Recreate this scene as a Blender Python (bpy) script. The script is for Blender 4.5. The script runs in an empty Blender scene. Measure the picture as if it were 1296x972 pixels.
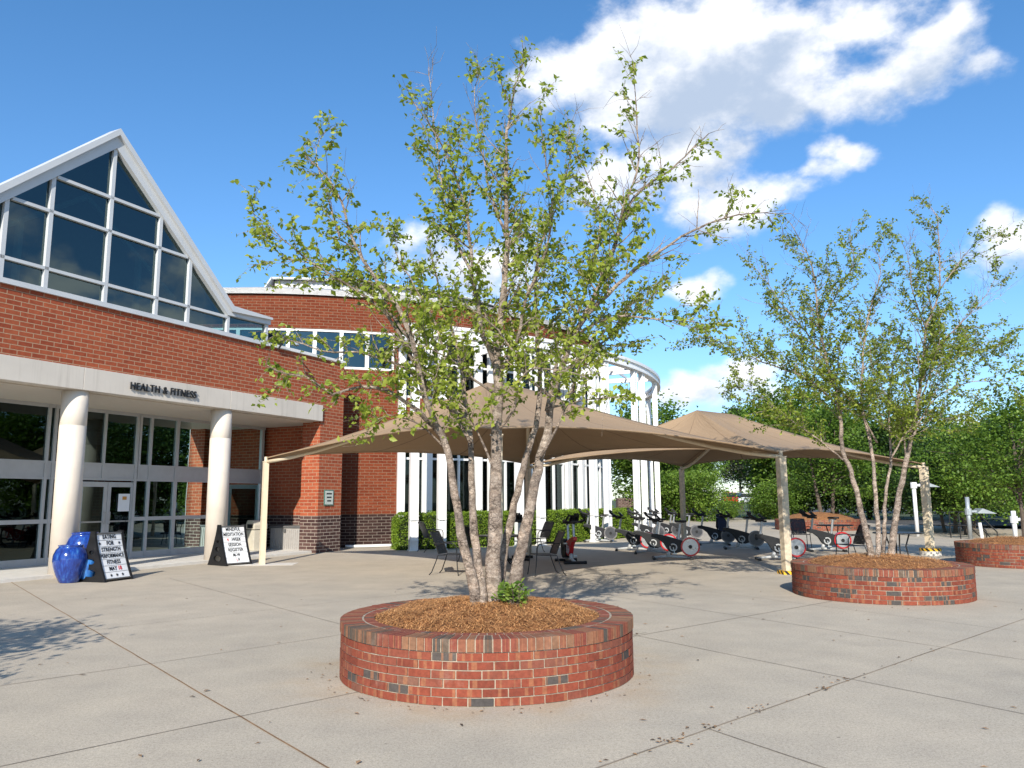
import bpy, bmesh, math, random
import numpy as np
from mathutils import Vector, Matrix
R = math.radians
rng = random.Random(7)
C = bpy.context.scene.collection
scene = bpy.context.scene

# ------------------------------------------------------------------ camera
F_PX, PITCH, ROLL, EYE = 985.0, R(8.4), R(-0.35), 1.6
fwd = Vector((0, math.cos(PITCH), math.sin(PITCH)))
rt0 = Vector((1, 0, 0)); up0 = rt0.cross(fwd)
rt = rt0 * math.cos(ROLL) + up0 * math.sin(ROLL)
up = -rt0 * math.sin(ROLL) + up0 * math.cos(ROLL)
cam = bpy.data.cameras.new('camera'); co = bpy.data.objects.new('camera', cam); C.objects.link(co)
cam.sensor_width = 36; cam.lens = 36 * F_PX / 1296; cam.clip_end = 3000; cam.clip_start = 0.05
m = Matrix((rt, up, -fwd)).transposed().to_4x4(); m.translation = (0, 0, EYE)
co.matrix_world = m
scene.camera = co
EYEV = Vector((0, 0, EYE))
def ray(px, py): return fwd + rt * ((px - 648) / F_PX) + up * ((486 - py) / F_PX)
def gnd(px, py, z=0.0):                 # point of the photograph -> point at height z
    r = ray(px, py); return EYEV + r * ((z - EYE) / r.z)
def atY(px, py, Y):                     # point of the photograph -> point at depth Y
    r = ray(px, py); return EYEV + r * (Y / r.y)

# ------------------------------------------------------------------ light
SUN_EL, SUN_AZ = R(29.5), R(186)        # toward the sun, clockwise from +Y
w = bpy.data.worlds.new('World'); scene.world = w; w.use_nodes = True
scene.view_settings.view_transform = 'Standard'; scene.view_settings.look = 'None'
scene.view_settings.gamma = 1; scene.view_settings.use_curve_mapping = False
scene.view_settings.exposure = 0.64
SKY_STRENGTH = 0.135
sun = bpy.data.lights.new('sun', 'SUN'); sun.energy = 4.3; sun.angle = R(0.5); sun.color = (1.0, 0.93, 0.82)
so = bpy.data.objects.new('sun', sun); C.objects.link(so)
ts = Vector((math.sin(SUN_AZ) * math.cos(SUN_EL), math.cos(SUN_AZ) * math.cos(SUN_EL), math.sin(SUN_EL)))
so.rotation_euler = ts.to_track_quat('Z', 'Y').to_euler(); so.location = ts * 60

class NT:                               # tiny node helper
    def __init__(s, tree): s.t = tree; s.n = tree.nodes; s.l = tree.links
    def new(s, typ, ins=None, **kw):
        n = s.n.new(typ)
        for k, v in kw.items(): setattr(n, k, v)
        for k, v in (ins or {}).items(): s.put(n.inputs[k], v)
        return n
    def put(s, sock, v):
        if isinstance(v, bpy.types.NodeSocket): s.l.new(v, sock)
        elif isinstance(v, bpy.types.Node): s.l.new(v.outputs[0], sock)
        else: sock.default_value = v
    def math(s, op, a, b=0.0, c=0.0, clamp=False):
        n = s.n.new('ShaderNodeMath'); n.operation = op; n.use_clamp = clamp
        for i, v in enumerate((a, b, c)): s.put(n.inputs[i], v)
        return n.outputs[0]
    def mix(s, f, a, b, blend='MIX'):
        n = s.n.new('ShaderNodeMix'); n.data_type = 'RGBA'; n.blend_type = blend
        s.put(n.inputs[0], f); s.put(n.inputs[6], a); s.put(n.inputs[7], b)
        return n.outputs[2]
    def ramp(s, f, stops, interp='LINEAR'):
        n = s.n.new('ShaderNodeValToRGB'); n.color_ramp.interpolation = interp
        e = n.color_ramp.elements
        while len(e) < len(stops): e.new(0.5)
        for el, (p, c) in zip(e, stops): el.position = p; el.color = (*c, 1) if len(c) == 3 else c
        s.put(n.inputs[0], f); return n.outputs[0]
    def noise(s, vec, scale, detail=4, rough=0.55, out=0):
        n = s.n.new('ShaderNodeTexNoise'); n.inputs['Scale'].default_value = scale
        n.inputs['Detail'].default_value = detail; n.inputs['Roughness'].default_value = rough
        if vec is not None: s.put(n.inputs['Vector'], vec)
        return n.outputs[out]
    def rangemap(s, v, a, b, c=0.0, d=1.0, smooth=False):
        n = s.n.new('ShaderNodeMapRange'); n.clamp = True
        if smooth: n.interpolation_type = 'SMOOTHSTEP'
        for i, q in enumerate((v, a, b, c, d)): s.put(n.inputs[i], q)
        return n.outputs[0]

def c4(c): return (c[0], c[1], c[2], 1.0)

def make_world():
    t = NT(w.node_tree); t.n.clear()
    out = t.new('ShaderNodeOutputWorld'); bg = t.new('ShaderNodeBackground'); t.l.new(bg.outputs[0], out.inputs[0])
    sky = t.new('ShaderNodeTexSky'); sky.sky_type = 'NISHITA'; sky.sun_disc = False
    sky.sun_elevation = SUN_EL; sky.sun_rotation = SUN_AZ; sky.altitude = 200; sky.air_density = 1.0; sky.dust_density = 0.35; sky.ozone_density = 2.6
    tc = t.new('ShaderNodeTexCoord'); d = tc.outputs['Generated']
    sep = t.new('ShaderNodeSeparateXYZ', {0: d}); x, y, z = sep.outputs
    az = t.math('ARCTAN2', x, y); el = t.math('ARCSINE', z)
    wv = t.noise(d, 9.0, 3, 0.5, out=1)
    wsep = t.new('ShaderNodeSeparateXYZ', {0: wv})
    az = t.math('ADD', az, t.math('MULTIPLY', t.math('SUBTRACT', wsep.outputs[0], 0.5), 0.12))
    el = t.math('ADD', el, t.math('MULTIPLY', t.math('SUBTRACT', wsep.outputs[1], 0.5), 0.08))
    # clouds: (px, py, half width px, half height px, weight)
    px_blobs = [(735, 95, 80, 60, 1.0), (800, 60, 90, 70, 1.0), (880, 30, 110, 75, 1.1), (860, 110, 110, 65, 1.0), (960, 90, 120, 75, 1.0), (1030, 30, 130, 45, 1.0), (1000, 130, 80, 40, .85),
                (1165, 75, 75, 42, 1.0), (1205, 50, 50, 40, .9), (1090, 125, 55, 45, .95), (1250, 95, 45, 18, .75),
                (790, 235, 75, 60, 1.0), (860, 200, 80, 50, 1.0), (915, 270, 70, 38, .95), (930, 190, 45, 30, .75), (1000, 245, 50, 20, .7), (1075, 205, 36, 20, .9), (1040, 228, 40, 16, .7),
                (600, 345, 60, 50, 1.0), (545, 325, 55, 40, .95), (500, 310, 30, 28, .8), (660, 330, 50, 40, .8),
                (885, 365, 44, 18, 1.0), (1290, 308, 60, 36, 1.05), (870, 493, 52, 20, 1.0), (945, 478, 60, 26, .95), (985, 500, 40, 22, .9), (1215, 545, 50, 18, .85)]
    shade_px = [(940, 125, 130, 55, 1.0), (860, 150, 90, 30, .8), (1000, 165, 60, 25, .7), (900, 292, 70, 18, .6), (1290, 335, 60, 14, .7), (1190, 105, 60, 16, .4)]
    def pxb(px, py, rx, ry, wt):
        v = ray(px, py).normalized(); v2 = ray(px + rx, py).normalized(); v3 = ray(px, py - ry).normalized()
        a0, e0 = math.atan2(v.x, v.y), math.asin(v.z)
        return (a0, e0, abs(math.atan2(v2.x, v2.y) - a0), abs(math.asin(v3.z) - e0), wt)
    blobs = [pxb(*q) for q in px_blobs]; shades = [pxb(*q) for q in shade_px]
    # clouds over the rest of the sky, seen mirrored in the glass
    blobs += [(1.31, .27, .05, .035, 1), (1.44, .235, .045, .03, 1), (1.36, .20, .10, .03, .9), (1.75, .30, .2, .08, 1), (2.1, .4, .3, .1, 1), (-1.3, .4, .3, .1, .9), (2.8, .5, .3, .1, .8), (-2.4, .6, .3, .12, .8)]
    def gauss(bb):
        (a, e, ra, re, wt) = bb
        dx = t.math('MULTIPLY', t.math('SUBTRACT', az, a), 1 / ra); dy = t.math('MULTIPLY', t.math('SUBTRACT', el, e), 1 / re)
        r2 = t.math('ADD', t.math('MULTIPLY', dx, dx), t.math('MULTIPLY', dy, dy))
        return t.math('MULTIPLY', t.math('POWER', 2.718, t.math('MULTIPLY', r2, -.8)), wt), dy
    acc = None; low = None
    tot = None
    for bb in blobs:
        g, dy = gauss(bb)
        acc = g if acc is None else t.math('MAXIMUM', acc, g); tot = g if tot is None else t.math('ADD', tot, g)
        gl = t.math('MULTIPLY', g, dy); low = gl if low is None else t.math('ADD', low, gl)
    acc = t.math('ADD', acc, t.math('MULTIPLY', t.math('SUBTRACT', tot, acc), .22))
    grey = None
    for bb in shades:
        g, dy = gauss(bb); grey = g if grey is None else t.math('ADD', grey, g)
    sc = t.new('ShaderNodeMapping', {0: d}); sc.inputs['Scale'].default_value = (1, 1, 1.5)
    n1 = t.noise(sc.outputs[0], 10.0, 11, 0.60)
    off = t.new('ShaderNodeMapping', {0: d}); off.inputs['Scale'].default_value = (1, 1, 1.5); off.inputs['Location'].default_value = (0.018, 0.008, -0.032)
    n2 = t.noise(off.outputs[0], 10.0, 8, 0.57)
    dens = t.math('ADD', t.math('MINIMUM', acc, 1.15), t.math('MULTIPLY', t.math('MULTIPLY', t.math('SUBTRACT', n1, 0.5), 2.2), t.rangemap(acc, .02, .35)))
    alpha = t.rangemap(dens, 0.30, 1.05, 0, 1, True)
    vert = t.math('DIVIDE', low, t.math('ADD', tot, 0.15))
    lit = t.math('ADD', t.math('MULTIPLY', t.math('SUBTRACT', n1, n2), 3.0), t.math('ADD', t.math('MULTIPLY', vert, 0.55), t.math('ADD', t.math('MULTIPLY', dens, -0.16), t.math('MULTIPLY', grey, -0.60))))
    lit = t.rangemap(lit, -1.15, 0.22, 0, 1, True)
    ccol = t.mix(lit, (2.5, 3.05, 3.95, 1), (5.7, 5.75, 5.9, 1))
    tint = t.ramp(t.rangemap(z, 0.0, 0.55), [(0, (.68, .74, .87)), (.40, (.55, .78, .96)), (1, (.47, .80, .99))])
    skyc = t.mix(1.0, sky.outputs[0], tint, 'MULTIPLY')
    col = t.mix(alpha, skyc, ccol)
    t.put(bg.inputs['Color'], col); bg.inputs['Strength'].default_value = SKY_STRENGTH
make_world()

# ------------------------------------------------------------------ materials
MATS = {}
def base_mat(name):
    mt = bpy.data.materials.new(name); mt.use_nodes = True; t = NT(mt.node_tree)
    MATS[name] = mt
    return mt, t, t.n['Principled BSDF']
def simple(name, col, rough=0.5, metal=0.0, var=0.12, scale=6.0, bump=0.0, bscale=60.0, dirt=0.0, coat=0.0, spec=None, streak=0.0):
    mt, t, b = base_mat(name)
    tc = t.new('ShaderNodeTexCoord').outputs['Object']
    n = t.noise(tc, scale, 6, 0.6)
    f = t.rangemap(n, 0.3, 0.7, 1 - var, 1 + var)
    hsv = t.new('ShaderNodeHueSaturation', {'Color': c4(col), 'Value': f})
    colr = hsv.outputs[0]
    if dirt:
        n3 = t.rangemap(t.noise(tc, scale * 0.35, 8, 0.7), 0.5, 0.75)
        colr = t.mix(t.math('MULTIPLY', n3, dirt), colr, (col[0] * .35 + .02, col[1] * .33 + .02, col[2] * .3 + .015, 1))
    if streak:
        ms = t.new('ShaderNodeMapping', {0: tc}); ms.inputs['Scale'].default_value = (7, 7, .35)
        n4 = t.rangemap(t.noise(ms.outputs[0], 1.0, 6, .7), .52, .72, 0, streak)
        colr = t.mix(n4, colr, (col[0] * .45, col[1] * .43, col[2] * .40, 1))
    t.put(b.inputs['Base Color'], colr)
    t.put(b.inputs['Roughness'], t.rangemap(n, 0.3, 0.7, max(0, rough - .08), min(1, rough + .08)))
    b.inputs['Metallic'].default_value = metal
    if coat: b.inputs['Coat Weight'].default_value = coat
    if spec is not None: b.inputs['Specular IOR Level'].default_value = spec
    if bump:
        bn = t.new('ShaderNodeBump', {'Height': t.noise(tc, bscale, 5, 0.6), 'Strength': bump, 'Distance': 0.01})
        t.l.new(bn.outputs[0], b.inputs['Normal'])
    return mt

def brick_wall_mat(name, c_lo, c_hi, mortar, bw=0.305, bh=0.1016, off=0.5, dark=None):
    mt, t, b = base_mat(name)
    uv = t.new('ShaderNodeTexCoord').outputs['UV']
    def brick(c1, c2, mo):
        n = t.new('ShaderNodeTexBrick', {'Vector': uv, 'Color1': c1, 'Color2': c2, 'Mortar': mo})
        n.offset = off; n.inputs['Scale'].default_value = 1.0; n.inputs['Brick Width'].default_value = bw; n.inputs['Row Height'].default_value = bh
        n.inputs['Mortar Size'].default_value = 0.0095; n.inputs['Mortar Smooth'].default_value = 0.15; n.inputs['Bias'].default_value = 0.0
        return n
    br = brick((0, 0, 0, 1), (1, 1, 1, 1), (.5, .5, .5, 1))
    tone = t.new('ShaderNodeSeparateColor', {0: br.outputs[0]}).outputs[0]
    fac = br.outputs[1]
    stops = [(0, c_lo), (1, c_hi)] if dark is None else [(0, dark), (0.08, c_lo), (1, c_hi)]
    colr = t.ramp(tone, stops)
    n = t.noise(uv, 9.0, 6, 0.65)
    colr = t.mix(1.0, colr, t.ramp(n, [(0.25, (.72, .72, .74)), (0.75, (1.2, 1.18, 1.16))]), 'MULTIPLY')
    big = t.noise(uv, 0.35, 4, 0.6)
    colr = t.mix(1.0, colr, t.ramp(big, [(0.3, (.86, .87, .88)), (0.7, (1.1, 1.08, 1.06))]), 'MULTIPLY')
    mo = t.mix(t.noise(uv, 14.0, 4), c4([q * .75 for q in mortar]), c4([q * 1.15 for q in mortar]))
    t.put(b.inputs['Base Color'], t.mix(fac, colr, mo))
    b.inputs['Roughness'].default_value = 0.86; b.inputs['Specular IOR Level'].default_value = 0.25
    h = t.math('ADD', t.math('MULTIPLY', fac, -1.0), t.math('MULTIPLY', t.noise(uv, 60, 4), 0.35))
    bn = t.new('ShaderNodeBump', {'Height': h, 'Strength': 0.6, 'Distance': 0.006}); t.l.new(bn.outputs[0], b.inputs['Normal'])
    return mt

def tone_mat(name, stops, rough=0.85, nscale=25.0, nvar=0.25, bump=0.3, attr='tone', interp='LINEAR', stripes=False):
    mt, t, b = base_mat(name)
    a = t.new('ShaderNodeAttribute'); a.attribute_name = attr
    colr = t.ramp(a.outputs['Fac'], stops, interp)
    tc = t.new('ShaderNodeTexCoord').outputs['Object']
    n = t.noise(tc, nscale, 6, 0.65)
    if stripes:                          # flashed bricks: kiln bands across some of the faces
        uv = t.new('ShaderNodeTexCoord').outputs['UV']
        su = t.new('ShaderNodeSeparateXYZ', {0: uv}).outputs[0]
        nn = t.n.new('ShaderNodeTexNoise'); nn.noise_dimensions = '1D'; nn.inputs['Scale'].default_value = 17; nn.inputs['Detail'].default_value = 0
        t.put(nn.inputs['W'], su)
        msk = t.rangemap(nn.outputs[0], 0.60, 0.66)
        colr = t.mix(t.math('MULTIPLY', msk, 0.6), colr, (.30, .13, .065, 1))
    v = t.rangemap(n, 0.3, 0.7, 1 - nvar, 1 + nvar)
    colr = t.new('ShaderNodeHueSaturation', {'Color': colr, 'Value': v}).outputs[0]
    if stripes:
        sa = t.rangemap(t.noise(tc, 3.2, 8, .72), .56, .74, 0, .38)
        colr = t.mix(sa, colr, (.34, .25, .20, 1))
        dk = t.rangemap(t.noise(tc, 1.7, 6, .7), .55, .72, 0, .5)
        colr = t.mix(dk, colr, (.10, .045, .032, 1))
    t.put(b.inputs['Base Color'], colr); b.inputs['Roughness'].default_value = rough; b.inputs['Specular IOR Level'].default_value = 0.25
    if bump:
        bn = t.new('ShaderNodeBump', {'Height': t.noise(tc, nscale * 5, 5, .7), 'Strength': bump, 'Distance': 0.004}); t.l.new(bn.outputs[0], b.inputs['Normal'])
    return mt

def leaf_mat(name, stops, trans=0.35, rough=0.45):
    mt, t, b = base_mat(name)
    a = t.new('ShaderNodeAttribute'); a.attribute_name = 'tone'
    oi = t.new('ShaderNodeObjectInfo').outputs['Random']
    f = t.math('ADD', a.outputs['Fac'], t.math('MULTIPLY', t.math('SUBTRACT', oi, 0.5), 0.25), clamp=True)
    colr = t.ramp(f, stops)
    t.put(b.inputs['Base Color'], colr); b.inputs['Roughness'].default_value = rough; b.inputs['Specular IOR Level'].default_value = 0.3
    tr = t.new('ShaderNodeBsdfTranslucent', {'Color': t.mix(1.0, colr, (1.25, 1.35, .6, 1), 'MULTIPLY')})
    mx = t.new('ShaderNodeMixShader', {0: trans}); t.l.new(b.outputs[0], mx.inputs[1]); t.l.new(tr.outputs[0], mx.inputs[2])
    t.l.new(mx.outputs[0], t.n['Material Output'].inputs[0])
    return mt

def glass_mat(name, tint, ior=1.75):
    mt, t, b = base_mat(name); t.n.remove(b)
    fr = t.new('ShaderNodeFresnel', {'IOR': ior})
    tc = t.new('ShaderNodeTexCoord').outputs['Object']
    bn = t.new('ShaderNodeBump', {'Height': t.noise(tc, 0.9, 2), 'Strength': 0.05, 'Distance': 0.05})
    gl = t.new('ShaderNodeBsdfGlossy', {'Color': (.70, .92, .93, 1), 'Roughness': 0.006}); t.l.new(bn.outputs[0], gl.inputs['Normal'])
    tr = t.new('ShaderNodeBsdfTransparent', {'Color': c4(tint)})
    mx = t.new('ShaderNodeMixShader', {0: fr.outputs[0]}); t.l.new(tr.outputs[0], mx.inputs[1]); t.l.new(gl.outputs[0], mx.inputs[2])
    t.l.new(mx.outputs[0], t.n['Material Output'].inputs[0])
    return mt

def concrete_mat():
    mt, t, b = base_mat('plaza_concrete')
    tc = t.new('ShaderNodeTexCoord').outputs['Object']
    big = t.noise(tc, 0.22, 5, 0.6); mid = t.noise(tc, 1.6, 7, 0.65)
    fine = t.noise(tc, 95, 3, 0.7)
    vor = t.new('ShaderNodeTexVoronoi', {'Vector': tc, 'Scale': 85.0})
    colr = t.mix(big, (.412, .357, .282, 1), (.50, .44, .357, 1))
    colr = t.mix(1.0, colr, t.ramp(t.noise(tc, .55, 3, .6), [(.3, (.93, .94, .945)), (.7, (1.06, 1.05, 1.03))]), 'MULTIPLY')
    colr = t.mix(1.0, colr, t.ramp(mid, [(.3, (.90, .90, .91)), (.7, (1.08, 1.08, 1.07))]), 'MULTIPLY')
    colr = t.mix(1.0, colr, t.ramp(fine, [(.32, (.70, .68, .66)), (.5, (1, 1, 1)), (.7, (1.16, 1.15, 1.13))]), 'MULTIPLY')
    med = t.noise(tc, 38, 4, 0.75)
    colr = t.mix(1.0, colr, t.ramp(med, [(.35, (.84, .83, .82)), (.5, (1, 1, 1)), (.65, (1.10, 1.10, 1.09))]), 'MULTIPLY')
    spk = t.rangemap(vor.outputs['Distance'], 0.05, 0.22)
    sel = t.new('ShaderNodeSeparateColor', {0: vor.outputs['Color']}).outputs[0]
    spk = t.math('MAXIMUM', spk, t.math('GREATER_THAN', sel, 0.22))
    colr = t.mix(spk, (.16, .12, .09, 1), colr)
    st = t.rangemap(t.noise(tc, 0.7, 8, 0.72), 0.58, 0.75, 0, 0.32)
    colr = t.mix(st, colr, (.26, .22, .18, 1))
    gv = t.new('ShaderNodeTexVoronoi', {'Vector': tc, 'Scale': 2.3})
    gs = t.new('ShaderNodeSeparateColor', {0: gv.outputs['Color']}).outputs
    gm_ = t.math('MULTIPLY', t.math('LESS_THAN', gv.outputs['Distance'], t.math('MULTIPLY', gs[1], .055)), t.math('LESS_THAN', gs[0], .14))
    colr = t.mix(t.math('MULTIPLY', gm_, .55), colr, (.12, .10, .085, 1))
    sm = t.new('ShaderNodeMapping', {0: tc}); sm.inputs['Rotation'].default_value = (0, 0, R(-20)); sm.inputs['Scale'].default_value = (.35, 9, 1)
    sf = t.rangemap(t.noise(sm.outputs[0], 1.1, 7, .72), .62, .74, 0, .30)
    colr = t.mix(sf, colr, (.60, .555, .49, 1))
    ds = t.new('ShaderNodeVectorMath', {0: tc, 1: (-0.25, 7.7, 0)}); ds.operation = 'DISTANCE'
    ring = t.rangemap(ds.outputs['Value'], 1.4, 2.1, 1, 0)
    rn = t.rangemap(t.noise(tc, 2.2, 5, .6), .45, .7, 0, .5)
    colr = t.mix(t.math('MULTIPLY', ring, rn), colr, (.40, .27, .14, 1))
    t.put(b.inputs['Base Color'], colr); b.inputs['Roughness'].default_value = 0.88; b.inputs['Specular IOR Level'].default_value = 0.25
    h = t.math('ADD', t.math('MULTIPLY', fine, 0.6), t.math('MULTIPLY', spk, 0.5))
    bn = t.new('ShaderNodeBump', {'Height': h, 'Strength': 0.35, 'Distance': 0.003}); t.l.new(bn.outputs[0], b.inputs['Normal'])
    return mt

def bark_mat():
    mt, t, b = base_mat('birch_bark')
    tc = t.new('ShaderNodeTexCoord').outputs['Object']
    mp = t.new('ShaderNodeMapping', {0: tc}); mp.inputs['Scale'].default_value = (1, 1, 1.7)
    n = t.noise(mp.outputs[0], 15, 10, 0.78); f = t.noise(mp.outputs[0], 60, 5, .7)
    big = t.noise(tc, 2.2, 4, .6)
    colr = t.ramp(n, [(.30, (.11, .085, .068)), (.42, (.34, .265, .21)), (.54, (.53, .435, .355)), (.70, (.72, .62, .53))])
    colr = t.mix(t.rangemap(big, .45, .65), colr, t.ramp(n, [(.3, (.12, .095, .08)), (.55, (.34, .275, .23)), (.72, (.52, .45, .39))]))
    colr = t.mix(1.0, colr, t.ramp(f, [(.3, (.72, .72, .72)), (.7, (1.15, 1.15, 1.15))]), 'MULTIPLY')
    vo = t.new('ShaderNodeTexVoronoi', {'Vector': mp.outputs[0], 'Scale': 19.0}); vo.feature = 'DISTANCE_TO_EDGE'
    fl = t.rangemap(vo.outputs['Distance'], 0.0, 0.09)
    colr = t.mix(t.math('MULTIPLY', t.math('SUBTRACT', 1.0, fl), t.rangemap(t.noise(tc, 6, 4), .42, .6)), colr, (.05, .036, .03, 1))
    vo2 = t.new('ShaderNodeTexVoronoi', {'Vector': mp.outputs[0], 'Scale': 11.0})
    pv = t.new('ShaderNodeSeparateColor', {0: vo2.outputs['Color']}).outputs[0]
    colr = t.mix(1.0, colr, t.ramp(pv, [(0, (.66, .64, .62)), (.5, (1, 1, 1)), (1, (1.25, 1.2, 1.15))]), 'MULTIPLY')
    t.put(b.inputs['Base Color'], colr); b.inputs['Roughness'].default_value = .9; b.inputs['Specular IOR Level'].default_value = .2
    bn = t.new('ShaderNodeBump', {'Height': t.math('ADD', n, t.math('MULTIPLY', f, .4)), 'Strength': 1.0, 'Distance': 0.03}); t.l.new(bn.outputs[0], b.inputs['Normal'])
    return mt

def fabric_mat():
    mt, t, b = base_mat('shade_fabric')
    uv = t.new('ShaderNodeTexCoord').outputs['UV']; ob = t.new('ShaderNodeTexCoord').outputs['Object']
    sx = t.new('ShaderNodeSeparateXYZ', {0: uv}).outputs
    seam = t.math('LESS_THAN', t.math('FRACT', t.math('MULTIPLY', sx[0], 0.42)), 0.02)
    n = t.noise(ob, 1.2, 6, .6)
    colr = t.mix(n, (.345, .238, .145, 1), (.41, .288, .182, 1))
    colr = t.mix(t.math('MULTIPLY', seam, .6), colr, (.10, .065, .04, 1))
    colr = t.mix(1.0, colr, t.ramp(t.noise(ob, 140, 2), [(.3, (.86, .86, .86)), (.7, (1.1, 1.1, 1.1))]), 'MULTIPLY')
    t.put(b.inputs['Base Color'], colr); b.inputs['Roughness'].default_value = .75; b.inputs['Specular IOR Level'].default_value = .2
    wm = t.new('ShaderNodeMapping', {0: uv}); wm.inputs['Scale'].default_value = (.35, 2.2, 1)
    wr = t.noise(wm.outputs[0], 1.3, 4, .5)
    bn = t.new('ShaderNodeBump', {'Height': t.math('ADD', wr, t.math('MULTIPLY', seam, .25)), 'Strength': .35, 'Distance': .10}); t.l.new(bn.outputs[0], b.inputs['Normal'])
    tr = t.new('ShaderNodeBsdfTranslucent', {'Color': colr})
    mx = t.new('ShaderNodeMixShader', {0: .13}); t.l.new(b.outputs[0], mx.inputs[1]); t.l.new(tr.outputs[0], mx.inputs[2])
    t.l.new(mx.outputs[0], t.n['Material Output'].inputs[0])

def glaze_mat(name, deep, mid, light):
    mt, t, b = base_mat(name)
    tc = t.new('ShaderNodeTexCoord').outputs['Object']
    mp = t.new('ShaderNodeMapping', {0: tc}); mp.inputs['Scale'].default_value = (1, 1, .28)
    n = t.noise(mp.outputs[0], 16, 6, .65)
    t.put(b.inputs['Base Color'], t.ramp(n, [(.3, deep), (.55, mid), (.75, light)]))
    b.inputs['Roughness'].default_value = .14; b.inputs['Coat Weight'].default_value = .6; b.inputs['Coat Roughness'].default_value = .06

def hazard_mat():
    mt, t, b = base_mat('hazard_tape')
    uv = t.new('ShaderNodeTexCoord').outputs['UV']; s = t.new('ShaderNodeSeparateXYZ', {0: uv}).outputs
    f = t.math('FRACT', t.math('MULTIPLY', t.math('ADD', s[0], s[1]), 7.0))
    t.put(b.inputs['Base Color'], t.mix(t.math('GREATER_THAN', f, .5), (.75, .42, .02, 1), (.012, .012, .012, 1))); b.inputs['Roughness'].default_value = .5

def mesh_panel_mat():
    mt, t, b = base_mat('steel_mesh')
    uv = t.new('ShaderNodeTexCoord').outputs['UV']
    ck = t.new('ShaderNodeTexVoronoi', {'Vector': uv, 'Scale': 55.0})
    hole = t.math('LESS_THAN', ck.outputs['Distance'], 0.30)
    b.inputs['Base Color'].default_value = (.012, .012, .013, 1); b.inputs['Roughness'].default_value = .45
    tr = t.new('ShaderNodeBsdfTransparent')
    mx = t.new('ShaderNodeMixShader', {0: hole}); t.l.new(b.outputs[0], mx.inputs[1]); t.l.new(tr.outputs[0], mx.inputs[2])
    t.l.new(mx.outputs[0], t.n['Material Output'].inputs[0])

concrete_mat(); bark_mat(); fabric_mat(); hazard_mat(); mesh_panel_mat()
brick_wall_mat('facade_brick', (.285, .060, .027), (.375, .094, .041), (.39, .245, .155))
brick_wall_mat('umber_brick', (.055, .028, .026), (.105, .058, .05), (.36, .30, .25))
tone_mat('planter_brick', [(0, (.06, .055, .052)), (.09, (.085, .07, .062)), (.12, (.165, .040, .024)), (.45, (.232, .056, .031)), (.75, (.20, .060, .038)), (1, (.175, .082, .055))], nscale=30, nvar=.22, bump=.35, stripes=True)
tone_mat('coping_brick', [(0, (.07, .062, .055)), (.16, (.12, .085, .06)), (.2, (.185, .048, .034)), (.55, (.22, .07, .042)), (.8, (.23, .115, .065)), (1, (.19, .105, .065))], nscale=30, nvar=.22, bump=.35, stripes=True)
simple('planter_mortar', (.36, .30, .23), .95, var=.25, scale=20, bump=.5, bscale=90)
simple('precast', (.60, .545, .475), .8, var=.05, scale=1.2, bump=.08, bscale=80, dirt=.12, streak=.30)
simple('soffit_plaster', (.56, .50, .43), .85, var=.05)
simple('cream_column', (.66, .585, .50), .65, var=.05, scale=2.5, bump=.06, bscale=50, dirt=.14, streak=.16)
simple('gable_trim', (.53, .545, .56), .4, var=.04, scale=2, dirt=.06)
simple('aluminium_frame', (.44, .455, .47), .38, metal=.15, var=.05, dirt=.05)
simple('white_paint', (.76, .76, .75), .45, var=.03, scale=2, dirt=.10, streak=.10)
simple('coping_white', (.74, .73, .71), .5, var=.04, scale=2, dirt=.08, streak=.2)
simple('roof_metal', (.30, .31, .33), .45, metal=.4, var=.08)
simple('clerestory_panel', (.62, .63, .64), .5, var=.05)
simple('post_cream', (.66, .555, .40), .5, var=.06, scale=3, dirt=.12)
simple('post_shade_mottled', (.52, .43, .31), .6, var=.3, scale=9, dirt=.25)  # darker cream with mottled tree shade painted into the colour
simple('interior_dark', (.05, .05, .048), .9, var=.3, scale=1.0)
simple('interior_floor', (.10, .09, .08), .6, var=.2)
simple('curtain', (.13, .15, .135), .9, var=.12, scale=3)
simple('black_plastic', (.010, .010, .011), .5, var=.2, spec=.35)
simple('black_steel', (.012, .012, .013), .4, var=.2)
simple('bike_body', (.010, .011, .013), .5, var=.2, scale=20, spec=.3)
simple('bike_red', (.42, .012, .016), .32, var=.1)
simple('bike_silver', (.40, .41, .42), .32, metal=.6, var=.08)
simple('bike_white', (.42, .43, .43), .4, var=.06)
simple('dark_rim', (.16, .15, .15), .4, metal=.3, var=.1)
simple('dark_disc', (.07, .072, .078), .35, metal=.4, var=.1)
simple('rubber', (.018, .018, .018), .75, var=.2)
simple('sign_white', (.78, .79, .80), .45, var=.03)
simple('letter_black', (.012, .012, .014), .4, var=.1)
simple('letter_red', (.60, .03, .03), .45, var=.1)
simple('sign_green', (.06, .16, .13), .45, var=.1)
simple('sign_face_grey', (.50, .54, .50), .5, var=.05)
simple('paper', (.72, .76, .80), .7, var=.03)
simple('paper_orange', (.50, .25, .05), .7, var=.03)
simple('bin_beige', (.50, .46, .37), .6, var=.08, dirt=.15)
simple('deck_box_grey', (.33, .31, .29), .6, var=.08, scale=10)
simple('deck_box_lid', (.10, .10, .10), .55, var=.1)
simple('asphalt', (.075, .073, .07), .9, var=.25, scale=1.2, bump=.4, bscale=120)
simple('earth', (.055, .075, .03), .95, var=.4, scale=.6, bump=.5, bscale=30)
simple('pad_concrete', (.60, .57, .52), .85, var=.08, scale=6, bump=.2)
simple('joint_dark', (.24, .195, .15), .95, var=.45, scale=2.2, dirt=.5)
simple('joint_rust', (.21, .12, .06), .95, var=.5, scale=5, dirt=.4)
simple('galvanized', (.42, .45, .46), .4, metal=.5, var=.08)
simple('car_red', (.45, .02, .015), .25, var=.05, coat=.5)
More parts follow.
